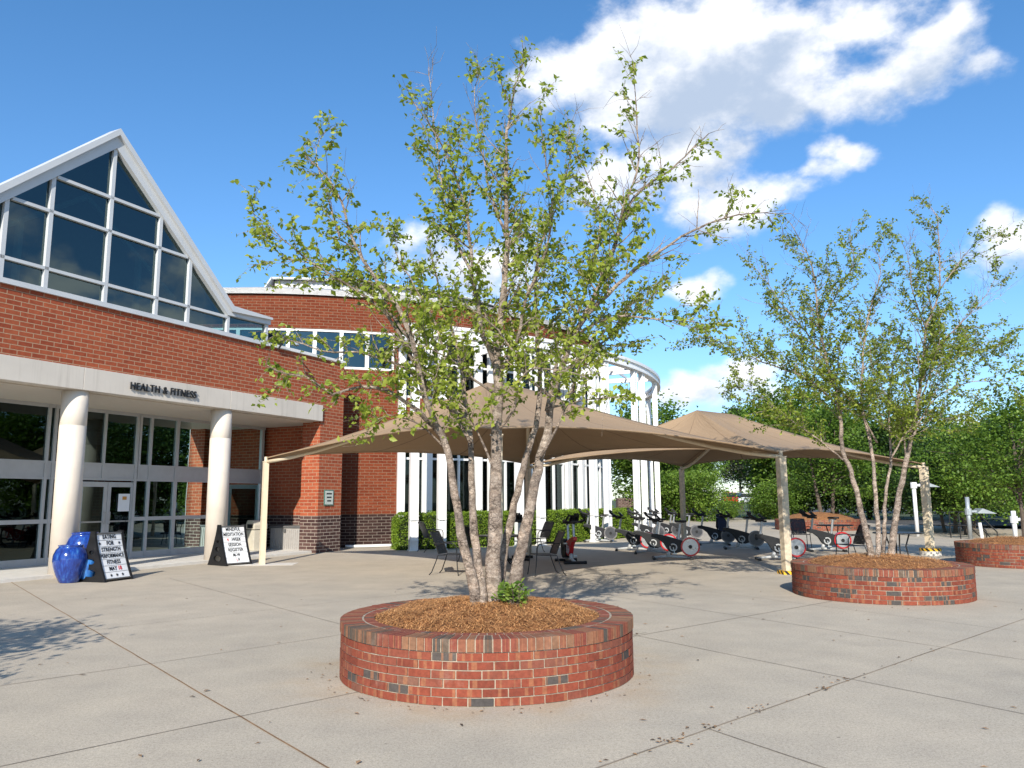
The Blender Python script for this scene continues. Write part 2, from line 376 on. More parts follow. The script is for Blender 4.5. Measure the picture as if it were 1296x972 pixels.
simple('car_blue', (.05, .09, .18), .25, var=.05, coat=.5)
simple('car_white', (.70, .71, .72), .25, var=.03, coat=.5)
simple('car_glass', (.02, .025, .03), .08, var=.1)
simple('dark_bark', (.10, .078, .06), .95, var=.35, scale=7, bump=.8, bscale=25)
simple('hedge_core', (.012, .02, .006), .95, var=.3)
simple('jacket', (.012, .016, .035), .9, var=.3)
glaze_mat('blue_glaze', (.008, .018, .12), (.014, .05, .28), (.05, .17, .42))
glaze_mat('light_blue_glaze', (.012, .07, .30), (.03, .16, .48), (.10, .30, .60))
glass_mat('store_glass', (.13, .14, .13), 1.5)
glass_mat('gable_glass', (.20, .36, .37), 2.0)
glass_mat('drum_glass', (.26, .30, .29), 1.5)
tone_mat('pine_straw', [(0, (.24, .105, .04)), (.5, (.50, .24, .09)), (1, (.70, .38, .16))], rough=.8, nscale=9, nvar=.3, bump=0)
simple('mulch_bed', (.26, .115, .042), .95, var=.45, scale=14, bump=1.0, bscale=60)
leaf_mat('birch_leaf', [(0, (.085, .125, .016)), (.5, (.25, .315, .042)), (1, (.42, .45, .09))], .46)
leaf_mat('broad_leaf', [(0, (.050, .105, .016)), (.5, (.115, .20, .028)), (1, (.21, .31, .05))], .34)
leaf_mat('dark_leaf', [(0, (.020, .050, .013)), (.5, (.045, .092, .020)), (1, (.095, .155, .034))], .26)
leaf_mat('pine_leaf', [(0, (.026, .036, .020)), (.5, (.048, .060, .030)), (1, (.075, .086, .045))], .15)
leaf_mat('hedge_leaf', [(0, (.085, .15, .016)), (.5, (.18, .28, .028)), (1, (.28, .38, .045))], .32)
leaf_mat('shrub_leaf', [(0, (.07, .14, .02)), (.5, (.16, .26, .04)), (1, (.30, .38, .08))], .4)
tone_mat('litter', [(0, (.06, .045, .03)), (.35, (.18, .11, .06)), (1, (.36, .22, .12))], nscale=9, bump=0)

# ------------------------------------------------------------------ mesh builder
class MB:
    def __init__(s): s.v = []; s.f = []; s.uv = []; s.a = []
    def face(s, pts, uv=None, a=0.5):
        i = len(s.v); s.v += [tuple(p) for p in pts]; s.f.append(tuple(range(i, i + len(pts))))
        s.uv.append(uv or [(0, 0)] * len(pts)); s.a.append(a)
    def obox(s, o, u, v, w, a=0.5, uvo=(0, 0)):          # origin + three edge vectors
        o, u, v, w = map(Vector, (o, u, v, w))
        if u.cross(v).dot(w) < 0: u, v = v, u
        p = [o, o + u, o + u + v, o + v, o + w, o + u + w, o + u + v + w, o + v + w]
        lu, lv, lw = u.length, v.length, w.length
        a0, b0 = uvo
        def q(idx, x, y): s.face([p[k] for k in idx], [(a0, b0), (a0 + x, b0), (a0 + x, b0 + y), (a0, b0 + y)], a)
        q((3, 2, 1, 0), lu, lv); q((4, 5, 6, 7), lu, lv)
        q((0, 1, 5, 4), lu, lw); q((1, 2, 6, 5), lv, lw); q((2, 3, 7, 6), lu, lw); q((3, 0, 4, 7), lv, lw)
    def box(s, cx, cy, z0, sx, sy, sz, rot=0.0, a=0.5):
        ux = Vector((math.cos(rot), math.sin(rot), 0)); uy = Vector((-math.sin(rot), math.cos(rot), 0))
        o = Vector((cx, cy, z0)) - ux * sx / 2 - uy * sy / 2
        s.obox(o, ux * sx, uy * sy, Vector((0, 0, sz)), a)
    def tube(s, pts, rad, n=8, caps=True, a=0.5, jit=0.0, r_=None):
        pts = [Vector(p) for p in pts]; k = len(pts)
        if not hasattr(rad, '__len__'): rad = [rad] * k
        ref = None; rings = []; L = 0
        for i, p in enumerate(pts):
            t = (pts[min(i + 1, k - 1)] - pts[max(i - 1, 0)])
            t = t.normalized() if t.length > 1e-9 else Vector((0, 0, 1))
            if ref is None:
                ref = Vector((1, 0, 0)) if abs(t.x) < .8 else Vector((0, 1, 0))
            e1 = (ref - t * ref.dot(t)).normalized(); ref = e1; e2 = t.cross(e1)
            st = len(s.v)
            for j in range(n):
                an = 2 * math.pi * j / n; rr = rad[i] * (1 + (r_.uniform(-jit, jit) if jit else 0))
                s.v.append(tuple(p + e1 * (math.cos(an) * rr) + e2 * (math.sin(an) * rr)))
            if i: L += (p - pts[i - 1]).length
            rings.append((st, L))
        for (s0, l0), (s1, l1) in zip(rings, rings[1:]):
            for j in range(n):
                j2 = (j + 1) % n
                s.f.append((s0 + j, s0 + j2, s1 + j2, s1 + j))
                s.uv.append([(j / n, l0), ((j + 1) / n, l0), ((j + 1) / n, l1), (j / n, l1)]); s.a.append(a)
        if caps:
            s.f.append(tuple(rings[0][0] + j for j in reversed(range(n)))); s.uv.append([(0, 0)] * n); s.a.append(a)
            s.f.append(tuple(rings[-1][0] + j for j in range(n))); s.uv.append([(0, 0)] * n); s.a.append(a)
    def lathe(s, prof, n=32, ctr=(0, 0), a0=0.0, a1=2 * math.pi, a=0.5, cap=False):   # prof: (r, z); outward faces if r,z run upward
        cx, cy = ctr; full = abs(a1 - a0 - 2 * math.pi) < 1e-6; st = len(s.v); cols = n if full else n + 1
        for i in range(cols):
            an = a0 + (a1 - a0) * i / n
            for (r, z) in prof: s.v.append((cx + r * math.cos(an), cy + r * math.sin(an), z))
        m_ = len(prof); acc = [0.0]
        for (r0, z0), (r1, z1) in zip(prof, prof[1:]): acc.append(acc[-1] + math.hypot(r1 - r0, z1 - z0))
        rm = max(p[0] for p in prof)
        for i in range(n):
            i2 = (i + 1) % cols
            ua, ub = (a0 + (a1 - a0) * i / n) * rm, (a0 + (a1 - a0) * (i + 1) / n) * rm
            for k in range(m_ - 1):
                s.f.append((st + i * m_ + k, st + i2 * m_ + k, st + i2 * m_ + k + 1, st + i * m_ + k + 1))
                va, vb = acc[k] + prof[0][1], acc[k + 1] + prof[0][1]
                s.uv.append([(ua, va), (ub, va), (ub, vb), (ua, vb)]); s.a.append(a)
        if not full:
            for i in (0, cols - 1):
                idx = [st + i * m_ + k for k in range(m_)]
                if i == 0: idx = idx[::-1]
                if m_ > 2: s.f.append(tuple(idx)); s.uv.append([(0, 0)] * m_); s.a.append(a)
    def poly_prism(s, pts, ext, a=0.5):                   # planar polygon extruded by vector
        pts = [Vector(p) for p in pts]; ext = Vector(ext)
        nrm = Vector((0, 0, 0))
        for p, q in zip(pts, pts[1:] + pts[:1]): nrm += Vector(p).cross(q)
        if nrm.dot(ext) > 0: pts = pts[::-1]
        k = len(pts)
        s.face(pts, None, a); s.face([p + ext for p in reversed(pts)], None, a)
        for i in range(k):
            p, q = pts[i], pts[(i + 1) % k]; s.face([q, p, p + ext, q + ext], [(0, 0), ((p - q).length, 0), ((p - q).length, ext.length), (0, ext.length)], a)
    def build(s, name, mat, parent=None, smooth=False, bevel=0.0, loc=None):
        me = bpy.data.meshes.new(name); me.from_pydata(s.v, [], s.f)
        uvl = me.uv_layers.new(name='UVMap')
        flat = [c for u in s.uv for p in u for c in p]
        if len(flat) == len(uvl.data) * 2: uvl.data.foreach_set('uv', flat)
        at = me.attributes.new('tone', 'FLOAT', 'FACE'); at.data.foreach_set('value', s.a)
        me.materials.append(MATS[mat] if isinstance(mat, str) else mat)
        if smooth: me.polygons.foreach_set('use_smooth', [True] * len(me.polygons))
        me.update()
        if bevel or smooth:
            bm = bmesh.new(); bm.from_mesh(me)
            if bevel:
                bmesh.ops.remove_doubles(bm, verts=bm.verts, dist=1e-5)
                ed = [e for e in bm.edges if len(e.link_faces) == 2 and e.calc_face_angle(0) > .5]
                bmesh.ops.bevel(bm, geom=ed, offset=bevel, segments=2, affect='EDGES', profile=.6)
            bm.to_mesh(me); bm.free()
        o = bpy.data.objects.new(name, me); C.objects.link(o)
        if parent is not None: o.parent = parent
        if loc is not None: o.location = loc
        return o

def tag(o, label=None, cat=None, group=None, kind=None):
    if label: o['label'] = label
    if cat: o['category'] = cat
    if group: o['group'] = group
    if kind: o['kind'] = kind
    return o
def empty(name, loc, rz=0.0, label=None, cat=None, group=None):
    o = bpy.data.objects.new(name, None); C.objects.link(o); o.location = loc; o.rotation_euler = (0, 0, rz); o.empty_display_size = .2
    return tag(o, label, cat, group)
def world_root(name, label, cat, group=None): return empty(name, (0, 0, 0), 0, label, cat, group)
def copy_tree(o, parent=None, label=None):
    c = o.copy(); C.objects.link(c)
    if parent is not None: c.parent = parent
    for ch in o.children: copy_tree(ch, c)
    if label: c['label'] = label
    return c

def text_mesh(name, body, size, mat, M, parent, extrude=0.004, align='CENTER', spacing=1.0, sx=1.0, bold=0.0):
    cu = bpy.data.curves.new(name, 'FONT'); cu.body = body; cu.size = size; cu.extrude = extrude; cu.align_x = align; cu.align_y = 'CENTER'; cu.space_character = spacing
    cu.offset = bold
    tmp = bpy.data.objects.new(name + '_tmp', cu); C.objects.link(tmp)
    dg = bpy.context.evaluated_depsgraph_get()
    me = bpy.data.meshes.new_from_object(tmp.evaluated_get(dg))
    bpy.data.objects.remove(tmp); bpy.data.curves.remove(cu)
    me.transform(M @ Matrix.Diagonal((sx, 1, 1, 1))); me.materials.clear(); me.materials.append(MATS[mat]); me.name = name
    o = bpy.data.objects.new(name, me); C.objects.link(o); o.parent = parent
    return o

# ------------------------------------------------------------------ setting: ground
g = MB(); g.face([(-400, -200, -.15), (500, -200, -.15), (500, 700, -.15), (-400, 700, -.15)])
tag(g.build('ground', 'earth'), kind='structure')
pz = MB()
pl = [(-60, -14), (26, -14), (30, 20), (24, 40), (19.5, 60), (12, 74), (-10, 80), (-60, 60)]
pz.poly_prism([(x, y, -.30) for x, y in pl], (0, 0, .30))
tag(pz.build('plaza', 'plaza_concrete'), kind='structure')
rd = MB(); rd.poly_prism([(21.5, 46, -.05), (60, 28, -.05), (64, 37, -.05), (23.0, 55.5, -.05)], (0, 0, .054))
rd.poly_prism([(15, 92, -.2), (60, 80, -.2), (60, 120, -.2), (15, 130, -.2)], (0, 0, .06))
tag(rd.build('road', 'asphalt'), kind='structure')

def joint(mb, pts, wd, z=.004):
    for (a, b) in zip(pts, pts[1:]):
        a = Vector((a[0], a[1], z)); b = Vector((b[0], b[1], z)); dv = (b - a).normalized(); nn = Vector((-dv.y, dv.x, 0)) * wd / 2
        mb.face([a - nn, b - nn, b + nn, a + nn])
def wob(p, q, amp=.008):
    p, q = Vector(p), Vector(q); n = max(2, int((q - p).length / .35)); out = []
    dv = (q - p).normalized(); nn = Vector((-dv.y, dv.x))
    for i in range(n + 1):
        out.append(p.lerp(q, i / n) + nn * rng.uniform(-amp, amp))
    return out
jr = MB(); joint(jr, wob((-10.11, 16.08), (.6, 2.85), .004), .014)
tag(jr.build('control_joint', 'joint_rust'), kind='structure')
jd = MB()
for p, q, wd in [((-8.5, -.3), (-2.03, 6.15), .010), ((-2.03, 6.15), (1.6, 9.7), .008), ((-9, 2.7), (-3.61, 8.05), .010), ((-3.61, 8.05), (3.2, 15.2), .008), ((-9.5, 6), (-5.35, 10.05), .008),
               ((-5.35, 10.05), (1.5, 17.2), .008), ((-7.2, 16.7), (.5, 7.0), .008), ((-1, 3.6), (12.5, 15.8), .013), ((1.38, 9.41), (9.5, 16.3), .010),
               ((1.35, 5.75), (3.6, 2.05), .010), ((.0, 11.6), (6.0, 2.8), .009), ((1.0, 14.2), (8.0, 3.4), .009), ((2.0, 15.9), (9, 5.0), .007), ((4.6, 16.6), (13, 3.9), .007)]:
    joint(jd, wob(p, q, .003), wd)
tag(jd.build('saw_cut_joints', 'joint_dark'), kind='structure')

# fallen leaves, twigs and straw on the slabs
lt = MB(); r2 = random.Random(21)
spots = []
for _ in range(150):
    spots.append((r2.uniform(-9, 9), r2.uniform(3.6, 14), r2.uniform(.010, .028)))
for _ in range(22):
    t_ = r2.random() ** 1.0; p = Vector((.2, 4.72)).lerp(Vector((4.6, 8.65)), t_); q = r2.gauss(0, .03); spots.append((p.x + q, p.y - q, r2.uniform(.008, .02)))
for (cx, cy) in ((2.55, 6.85), (2.9, 7.2), (1.9, 6.25), (1.05, 5.5), (1.0, 5.45), (1.38, 5.78)):
    for _ in range(11): spots.append((cx + r2.gauss(0, .09), cy + r2.gauss(0, .05), r2.uniform(.008, .02)))
for _ in range(120):
    an = r2.uniform(0, 6.28); q = 1.40 + abs(r2.gauss(0, .10)); spots.append((-.25 + q * math.cos(an), 7.7 + q * math.sin(an), r2.uniform(.006, .016)))
for (x, y, s_) in spots:
    an = r2.uniform(0, 6.28); u = Vector((math.cos(an), math.sin(an), 0)); v = Vector((-u.y, u.x, 0)); z = .0065 + r2.uniform(0, .004)
    c_ = Vector((x, y, z)); k = r2.choice((.25, .5, .5, .7))
    lt.face([c_ - u * s_ * 1.3, c_ - v * s_ * k + Vector((0, 0, .004)), c_ + u * s_ * 1.3, c_ + v * s_ * k + Vector((0, 0, .006))], None, r2.random())
tag(lt.build('leaf_litter', 'litter'), 'scattered brown leaf bits and straw on the concrete slabs', 'litter', kind='stuff')

# ------------------------------------------------------------------ entrance building
PHI = R(26); FU = Vector((math.sin(PHI), math.cos(PHI), 0)); FN = Vector((math.cos(PHI), -math.sin(PHI), 0))
FP = Vector((-9.43, 17.01, 0)); ZV = Vector((0, 0, 1))
def FW(s, d, z): return FP + FU * s + FN * d + ZV * z
def fpx(px, py, d=0.0):                   # photo point on the plane d -> (s, z)
    r = ray(px, py); P = FP + FN * d; t = (P - EYEV).dot(FN) / r.dot(FN); q = EYEV + r * t
    return (q - FP).dot(FU), q.z
def fbox(mb, s0, s1, d0, d1, z0, z1, a=.5, uvo=None):
    mb.obox(FW(s0, d0, z0), FU * (s1 - s0), FN * (d1 - d0), ZV * (z1 - z0), a, uvo if uvo is not None else (s0, z0))
def fwall(mb, s0, s1, d, z0, z1):         # front sheet with running uv
    mb.face([FW(s1, d, z0), FW(s0, d, z0), FW(s0, d, z1), FW(s1, d, z1)], [(s1, z0), (s0, z0), (s0, z1), (s1, z1)])
S_L = -9.0
S_C = fpx(404, 620)[0]; S_F = fpx(433, 620)[0]
Z_FB = fpx(200, 506)[1]; Z_FT = fpx(200, 480)[1]
Z_GB = fpx(200, 404)[1]                   # sill of the gable glass / top of the brick
D_S = -2.85; Z_SO = Z_FB - .02
S_E = S_C + .75                           # end wall of the porch
bd = world_root('entrance_building', 'red brick entrance block with a pointed glass gable and a cream columned porch', 'building')
mb = MB()
WT = .35
fbox(mb, S_L, S_F, -WT, -.03, Z_FB + .05, Z_GB)                               # upper wall
mb.build('wall', 'facade_brick', bd)
BAND = fpx(404, 653)[1]
mb = MB()
fbox(mb, S_C, S_E, -.72, -.031, BAND, Z_FB + .05); fbox(mb, S_E, S_F, -.72, -.031, BAND, Z_FB + .05)
fbox(mb, S_E, S_E + .3, D_S - .1, -.72, BAND, Z_SO)
mb.build('pier', 'facade_brick', bd)
mb = MB()
fbox(mb, S_C, S_F, -.72, -.029, 0, BAND); fbox(mb, S_E - .002, S_E + .3, D_S - .1, -.72, 0, BAND)
mb.build('base_course', 'umber_brick', bd)
# wall coping right of the gable
mb = MB(); s340 = fpx(340, 436)[0]
fbox(mb, s340 - .05, S_F + .03, -WT - .04, .03, Z_GB, Z_GB + .09); mb.build('coping', 'coping_white', bd)
# fascia beam
mb = MB()
edges_s = [S_L] + [fpx(104.5, 490)[0], fpx(291, 505)[0], S_C + .04]
for a_, b_ in zip(edges_s, edges_s[1:]): fbox(mb, a_ + .006, b_ - .006, -.30, .03, Z_FB, Z_FT)
fbox(mb, S_L, S_C + .03, -.32, .02, Z_FB + .01, Z_FT - .01)
fas = mb.build('fascia', 'precast', bd, bevel=.006)
# sign letters on the fascia
sA, zA = fpx(163, 488); sB, zB = fpx(246, 499)
cs, cz = (sA + sB) / 2, fpx(204, 494.5)[1]
Mt = Matrix((FU.to_tuple(), ZV.to_tuple(), FN.to_tuple())).transposed().to_4x4(); Mt.translation = FW(cs, .065, cz)
lett = text_mesh('sign_lettering', 'HEALTH & FITNESS', .25, 'letter_black', Mt, bd, extrude=.018, sx=1.0, spacing=1.12)
xs = [v.co.dot(FU) for v in lett.data.vertices]; k_ = (sB - sA) / (max(xs) - min(xs))
Mi = Mt @ Matrix.Diagonal((k_, 1, 1, 1)) @ Mt.inverted(); lett.data.transform(Mi)
# soffit + porch slab
mb = MB(); fbox(mb, S_L, S_E, D_S - .02, -.32, Z_SO + .0, Z_SO + .12); mb.build('soffit', 'soffit_plaster', bd)
mb = MB(); fbox(mb, S_L, S_E, D_S - 6, -.22, -.10, .075); mb.build('porch_step', 'pad_concrete', bd, bevel=.008)
# columns
for px, py in ((77, 729), (277, 710)):
    s_ = 0.0 if px < 100 else 4.22
    c_ = FW(s_, -.31, 0); mb = MB()
    mb.lathe([(.0, .0), (.268, .0), (.268, 3.25), (.265, 3.253), (.265, 3.259), (.268, 3.262), (.268, Z_FB + .02), (0, Z_FB + .02)], 48, (c_.x, c_.y))
    mb.build('column', 'cream_column', bd, smooth=False)
    o = bd.children[-1]
for o in bd.children:
    if o.name.startswith('column'):
        o.data.polygons.foreach_set('use_smooth', [True] * len(o.data.polygons))
# storefront
def spx(px, py=620): return fpx(px, py, D_S)[0]
def szp(px, py): return fpx(px, py, D_S)[1]
SZ0 = .075
z_r1 = szp(120, 660.5); z_t0 = szp(40, 603.5); z_t1 = szp(40, 585)
z_top = Z_SO
vm = [spx(-120, 560), spx(-20, 560), spx(59, 560), spx(68, 560), spx(96, 630), spx(168, 630), spx(190, 560), spx(223.5, 560), spx(288, 600), spx(330, 600)]
s_end = spx(333, 600)
s_in = S_L + .3
fr = MB(); FD0, FD1 = D_S - .06, D_S + .06
def rail(z, h, s0, s1, dd=.045): fbox(fr, s0, s1, D_S - dd, D_S + dd, z, z + h)
def post(s_, wd, z0, z1, dd=.06): fbox(fr, s_ - wd / 2, s_ + wd / 2, D_S - dd, D_S + dd, z0, z1)
allv = [s_in, spx(-330, 560)] + vm
top_only = [spx(133.5, 530), spx(178, 530)]
for k, s_ in enumerate(allv): post(s_, .10 if k in (0, 9, len(allv) - 1) else .075, SZ0, z_top)
for s_ in top_only: post(s_, .065, z_t0, z_top)
rail(z_top - .09, .09, s_in, s_end, .05)
d_l, d_r = spx(98, 640), spx(168, 640)
rail(z_t1 - .0, .05, s_in, s_end, .05); rail(z_t0 - .05, .06, s_in, s_end, .05)
for (a_, b_) in ((s_in, d_l), (d_r, spx(288))):
    rail(SZ0, .17, a_, b_, .05); rail(z_r1, .10, a_, b_, .05)
frame = fr.build('storefront_frame', 'aluminium_frame', bd)
tb = MB(); fbox(tb, s_in, s_end, D_S - .035, D_S + .03, z_t0 + .01, z_t1); tb.build('transom_panel', 'aluminium_frame', frame)
gl = MB()
fwall(gl, s_in, s_end, D_S + .004, z_t1 + .05, z_top - .09); fwall(gl, s_in, d_l, D_S + .004, SZ0 + .17, z_t0 - .05); fwall(gl, d_r, s_end, D_S + .004, SZ0 + .17, z_t0 - .05)
gl.build('glass', 'store_glass', frame)
# interior of the lobby
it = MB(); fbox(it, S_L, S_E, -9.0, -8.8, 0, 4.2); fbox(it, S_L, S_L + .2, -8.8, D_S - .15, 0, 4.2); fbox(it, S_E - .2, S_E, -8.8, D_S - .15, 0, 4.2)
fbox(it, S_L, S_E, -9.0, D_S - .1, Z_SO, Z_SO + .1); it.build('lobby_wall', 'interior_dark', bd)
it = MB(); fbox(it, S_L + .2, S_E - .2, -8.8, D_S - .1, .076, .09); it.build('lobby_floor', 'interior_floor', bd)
# double door
def door_leaf(o, du, dn, wdt, h, name, parent_, hz=1.0, glassmat='store_glass', pull=1):
    """a glazed leaf: origin, in-plane direction, outward normal"""
    fr_ = MB(); st = .10
    def b(u0, u1, z0, z1, t=.045): fr_.obox(o + du * u0 - dn * t / 2 + ZV * z0, du * (u1 - u0), dn * t, ZV * (z1 - z0))
    b(0, st, 0, h); b(wdt - st, wdt, 0, h); b(st, wdt - st, 0, .24); b(st, wdt - st, h - .13, h)
    lf = fr_.build('door', 'aluminium_frame', parent_)
    gm = MB(); gm.face([o + du * (wdt - st) + ZV * .24, o + du * st + ZV * .24, o + du * st + ZV * (h - .13), o + du * (wdt - st) + ZV * (h - .13)]); gm.build('pane', glassmat, lf)
    hm = MB(); e = wdt - .06 if pull > 0 else .06
    hm.tube([o + du * e + dn * .03 + ZV * .95, o + du * e + dn * .09 + ZV * .95, o + du * e + dn * .09 + ZV * 1.25, o + du * e + dn * .03 + ZV * 1.25], .012, 6)
    hm.obox(o + du * st + dn * .03 + ZV * .98, du * (wdt - 2 * st), dn * .03, ZV * .04)
    hm.build('handle', 'bike_silver', lf)
    return lf
dh = z_t0 - .09 - SZ0
wl = (d_r - d_l - .02) / 2
l1 = door_leaf(FW(d_l + .005, D_S, SZ0), FU, FN, wl, dh, 'door', bd, pull=1)
l2 = door_leaf(FW(d_l + .015 + wl, D_S, SZ0), FU, FN, wl, dh, 'door', bd, pull=-1)
pm = MB(); s1_, z1_ = fpx(149, 625, D_S); s2_, z2_ = fpx(162, 647, D_S)
fbox(pm, s1_, s2_, D_S + .035, D_S + .040, z2_, z1_); nt = pm.build('notice', 'paper', l2)
pm = MB(); fbox(pm, s1_ + .12, s2_ - .10, D_S + .041, D_S + .043, z1_ - .16, z1_ - .07); pm.build('notice_logo', 'paper_orange', l2)
# single door swung open at the end of the glazing
ang = R(38); ddir = (-FU * math.cos(ang) + FN * math.sin(ang)); dnn = (FN * math.cos(ang) + FU * math.sin(ang))
lf3 = door_leaf(FW(s_end - .08, D_S + .09, SZ0), ddir, dnn, .95, dh, 'door', bd, pull=1)
lf3['label'] = 'glazed door standing open beside the litter bin'
# gable
ap_s, ap_z = fpx(148, 164); ek_s, ek_z = fpx(292, 388); er_s, er_z = fpx(341, 403)
s_r = fpx(338, 436)[0]
sl = 2 * ap_s - s_r; ekl = 2 * ap_s - ek_s; erl = 2 * ap_s - er_s
TV = ap_z - fpx(146, 188)[1]              # height of the trim at the ridge
def band(pts_o, pts_i, d0, d1, name, mat_):
    b_ = MB()
    for (o0, o1), (i0, i1) in zip(zip(pts_o, pts_o[1:]), zip(pts_i, pts_i[1:])):
        b_.poly_prism([FW(o0[0], d0, o0[1]), FW(o1[0], d0, o1[1]), FW(i1[0], d0, i1[1]), FW(i0[0], d0, i0[1])], FN * (d1 - d0))
    return b_.build(name, mat_, bd)
slope = (ap_z - ek_z) / (ek_s - ap_s)
outer = [(erl, er_z), (ekl, ek_z), (ap_s, ap_z), (ek_s, ek_z), (er_s, er_z)]
th = TV * .34; EV = .20
mid_ = [(erl, er_z - .06), (ekl + .02, ek_z - th), (ap_s, ap_z - th), (ek_s - .02, ek_z - th), (er_s, er_z - .06)]
inner = [(erl, er_z - EV), (ekl + .12, ek_z - .27), (ap_s, ap_z - TV), (ek_s - .12, ek_z - .27), (er_s, er_z - EV)]
band(outer, mid_, -.25, .14, 'gable_trim', 'gable_trim'); band(mid_, inner, -.25, .06, 'gable_trim', 'gable_trim')
gf = MB()
def gbox(s0, s1, z0, z1, dd=.05): fbox(gf, s0, s1, -.06 - dd, -.06 + dd + .03, z0, z1)
def gtop(s_):                              # inner edge of the trim at s
    a_ = abs(s_ - ap_s)
    z_ = ap_z - TV - a_ * (ap_z - TV - (ek_z - .27)) / (ek_s - .12 - ap_s)
    return max(z_, er_z - EV) if a_ < abs(ek_s - ap_s) else er_z - EV
vs_right = [fpx(199.5, 350)[0], fpx(239, 370)[0], fpx(288, 415)[0]]
vs = [ap_s] + vs_right + [fpx(62, 300)[0], fpx(8, 300)[0], 2 * ap_s - vs_right[1] , 2 * ap_s - vs_right[2]]
vs = sorted(vs)
vs = [q for i, q in enumerate(vs) if i == 0 or q - vs[i - 1] > .35]
for s_ in vs: gbox(s_ - .045, s_ + .045, Z_GB, gtop(s_) + .03)
gbox(s_r - .10, s_r, Z_GB, er_z - EV + .02); gbox(sl, sl + .10, Z_GB, er_z - EV + .02)
gbox(sl, s_r, Z_GB - .02, Z_GB + .09, .07)
zr1 = fpx(97, 350)[1]; zr2 = fpx(105, 281)[1]; zr3 = fpx(107, 237)[1]
def lim(z):                                # half width of the opening at height z
    return (ap_z - TV - z) / (ap_z - TV - (ek_z - .27)) * (ek_s - .12 - ap_s)
for z_, lo, hi in ((zr1, sl, s_r), (zr2, None, None), (zr3, None, None)):
    if lo is None:
        h_ = lim(z_) - .02; lo, hi = ap_s - h_, ap_s + h_
        if z_ == zr3: lo, hi = max(lo, fpx(62, 300)[0]), min(hi, vs_right[0])
    elif z_ == zr1:
        h_ = min(lim(z_), s_r - ap_s); lo, hi = ap_s - h_, ap_s + h_
    gbox(lo, hi, z_ - .035, z_ + .035)
gfr = gf.build('gable_window_frame', 'gable_trim', bd)
gg = MB(); pts = [(sl, Z_GB + .05), (s_r, Z_GB + .05), (s_r, er_z - EV + .01), (ek_s - .12, ek_z - .26), (ap_s, ap_z - TV + .01), (ekl + .12, ek_z - .26), (sl, er_z - EV + .01)]
gg.face([FW(s_, -.06, z_) for s_, z_ in pts]); gg.build('glass', 'gable_glass', gfr)
rf = MB(); DB = -9.0
for a_, b_ in zip(outer, outer[1:]):
    p = [FW(a_[0], -.1, a_[1] - .03), FW(b_[0], -.1, b_[1] - .03), FW(ap_s, -5.0, Z_GB + .1)]
    rf.face(p); rf.face([q - ZV * .10 for q in reversed(p)])
rf.build('roof', 'roof_metal', bd)
bk = MB(); bk.poly_prism([FW(sl, DB, 0), FW(s_r, DB, 0), FW(er_s, DB, Z_GB - .15), FW(erl, DB, Z_GB - .15)], -FN * .2)
fbox(bk, S_L, S_L + .3, DB, -.35, 0, Z_GB - .02); bk.build('rear_wall', 'facade_brick', bd)
fl = MB(); fbox(fl, S_L, S_F, DB, -.36, Z_GB - .25, Z_GB - .12); fl.build('roof_deck', 'interior_dark', bd)
tr = MB()                                  # trusses inside the gable
for dd in (-.9,):
    for sg in (-1, 1):
        tr.tube([FW(ap_s, dd, ap_z - 1.5), FW(ap_s + sg * 2.6, dd, ek_z + .1)], .07, 6)
        tr.tube([FW(ap_s + sg * 1.5, dd, Z_GB), FW(ap_s + sg * 1.5, dd, ek_z + .9)], .09, 6)
tr.build('truss', 'gable_trim', bd)
# plaque on the pier
s1_, z1_ = fpx(411, 620); s2_, z2_ = fpx(422, 639.5)
pm = MB(); fbox(pm, s1_, s2_, -.029, -.003, z2_, z1_)
plq = pm.build('notice_plaque', 'sign_green'); tag(plq, 'small green framed notice plaque on the brick pier', 'plaque')
pm = MB(); fbox(pm, s1_ + .03, s2_ - .03, -.003, .001, z2_ + .03, z1_ - .03); pm.build('face', 'sign_face_grey', plq)
pm = MB()
for k in range(3):
    zz = z1_ - .14 - k * .11; fbox(pm, s1_ + .09 + .02 * k, s2_ - .09 - .015 * k, .001, .003, zz, zz + .045)
pm.build('lettering', 'letter_black', plq)
# gooseneck wall lamp on the coping
s_g, z_g = fpx(351, 440)
gm = MB(); pts = []
for k in range(9):
    t_ = k / 8; pts.append(FW(s_g + .25 * t_, .03 + .42 * t_, Z_GB - .05 + .36 * math.sin(t_ * 2.3)))
gm.tube(pts, .028, 8); ln = gm.build('arm_lamp', 'black_steel'); tag(ln, 'black gooseneck floodlight on top of the brick entrance wall', 'lamp')
gm = MB(); e_ = pts[-1]; gm.lathe([(.02, e_.z + .02), (.05, e_.z - .02), (.11, e_.z - .12), (.115, e_.z - .14)], 14, (e_.x, e_.y)); gm.build('lamp_shade', 'galvanized', ln)

# ------------------------------------------------------------------ rotunda
DC = Vector((-9.8, 40.9)); RW, RF = 14.7, 17.2
def dpx(px, py, Rr):                       # photo point on the cylinder of radius Rr -> (angle, z)
    r = ray(px, py); o2 = EYEV.to_2d() - DC; a_ = r.x ** 2 + r.y ** 2; b_ = 2 * (o2.x * r.x + o2.y * r.y); c_ = o2.length_squared - Rr * Rr
    disc = max(b_ * b_ - 4 * a_ * c_, 0); t = (-b_ - math.sqrt(disc)) / (2 * a_); q = EYEV + r * t
    return math.atan2(q.y - DC.y, q.x - DC.x), q.z
def DW(th, r, z): return Vector((DC.x + r * math.cos(th), DC.y + r * math.sin(th), z))
rot = world_root('rotunda_building', 'round red brick hall wrapped in a white open steel frame', 'building')
T_G0 = dpx(512, 600, RW)[0]; T_G1 = R(8)   # glazed sector
T_L = R(-158)
Z_P = dpx(465, 378, RW)[1]                 # parapet
Z_W1 = dpx(420, 417, RW)[1]; Z_W0 = dpx(440, 467, RW)[1]
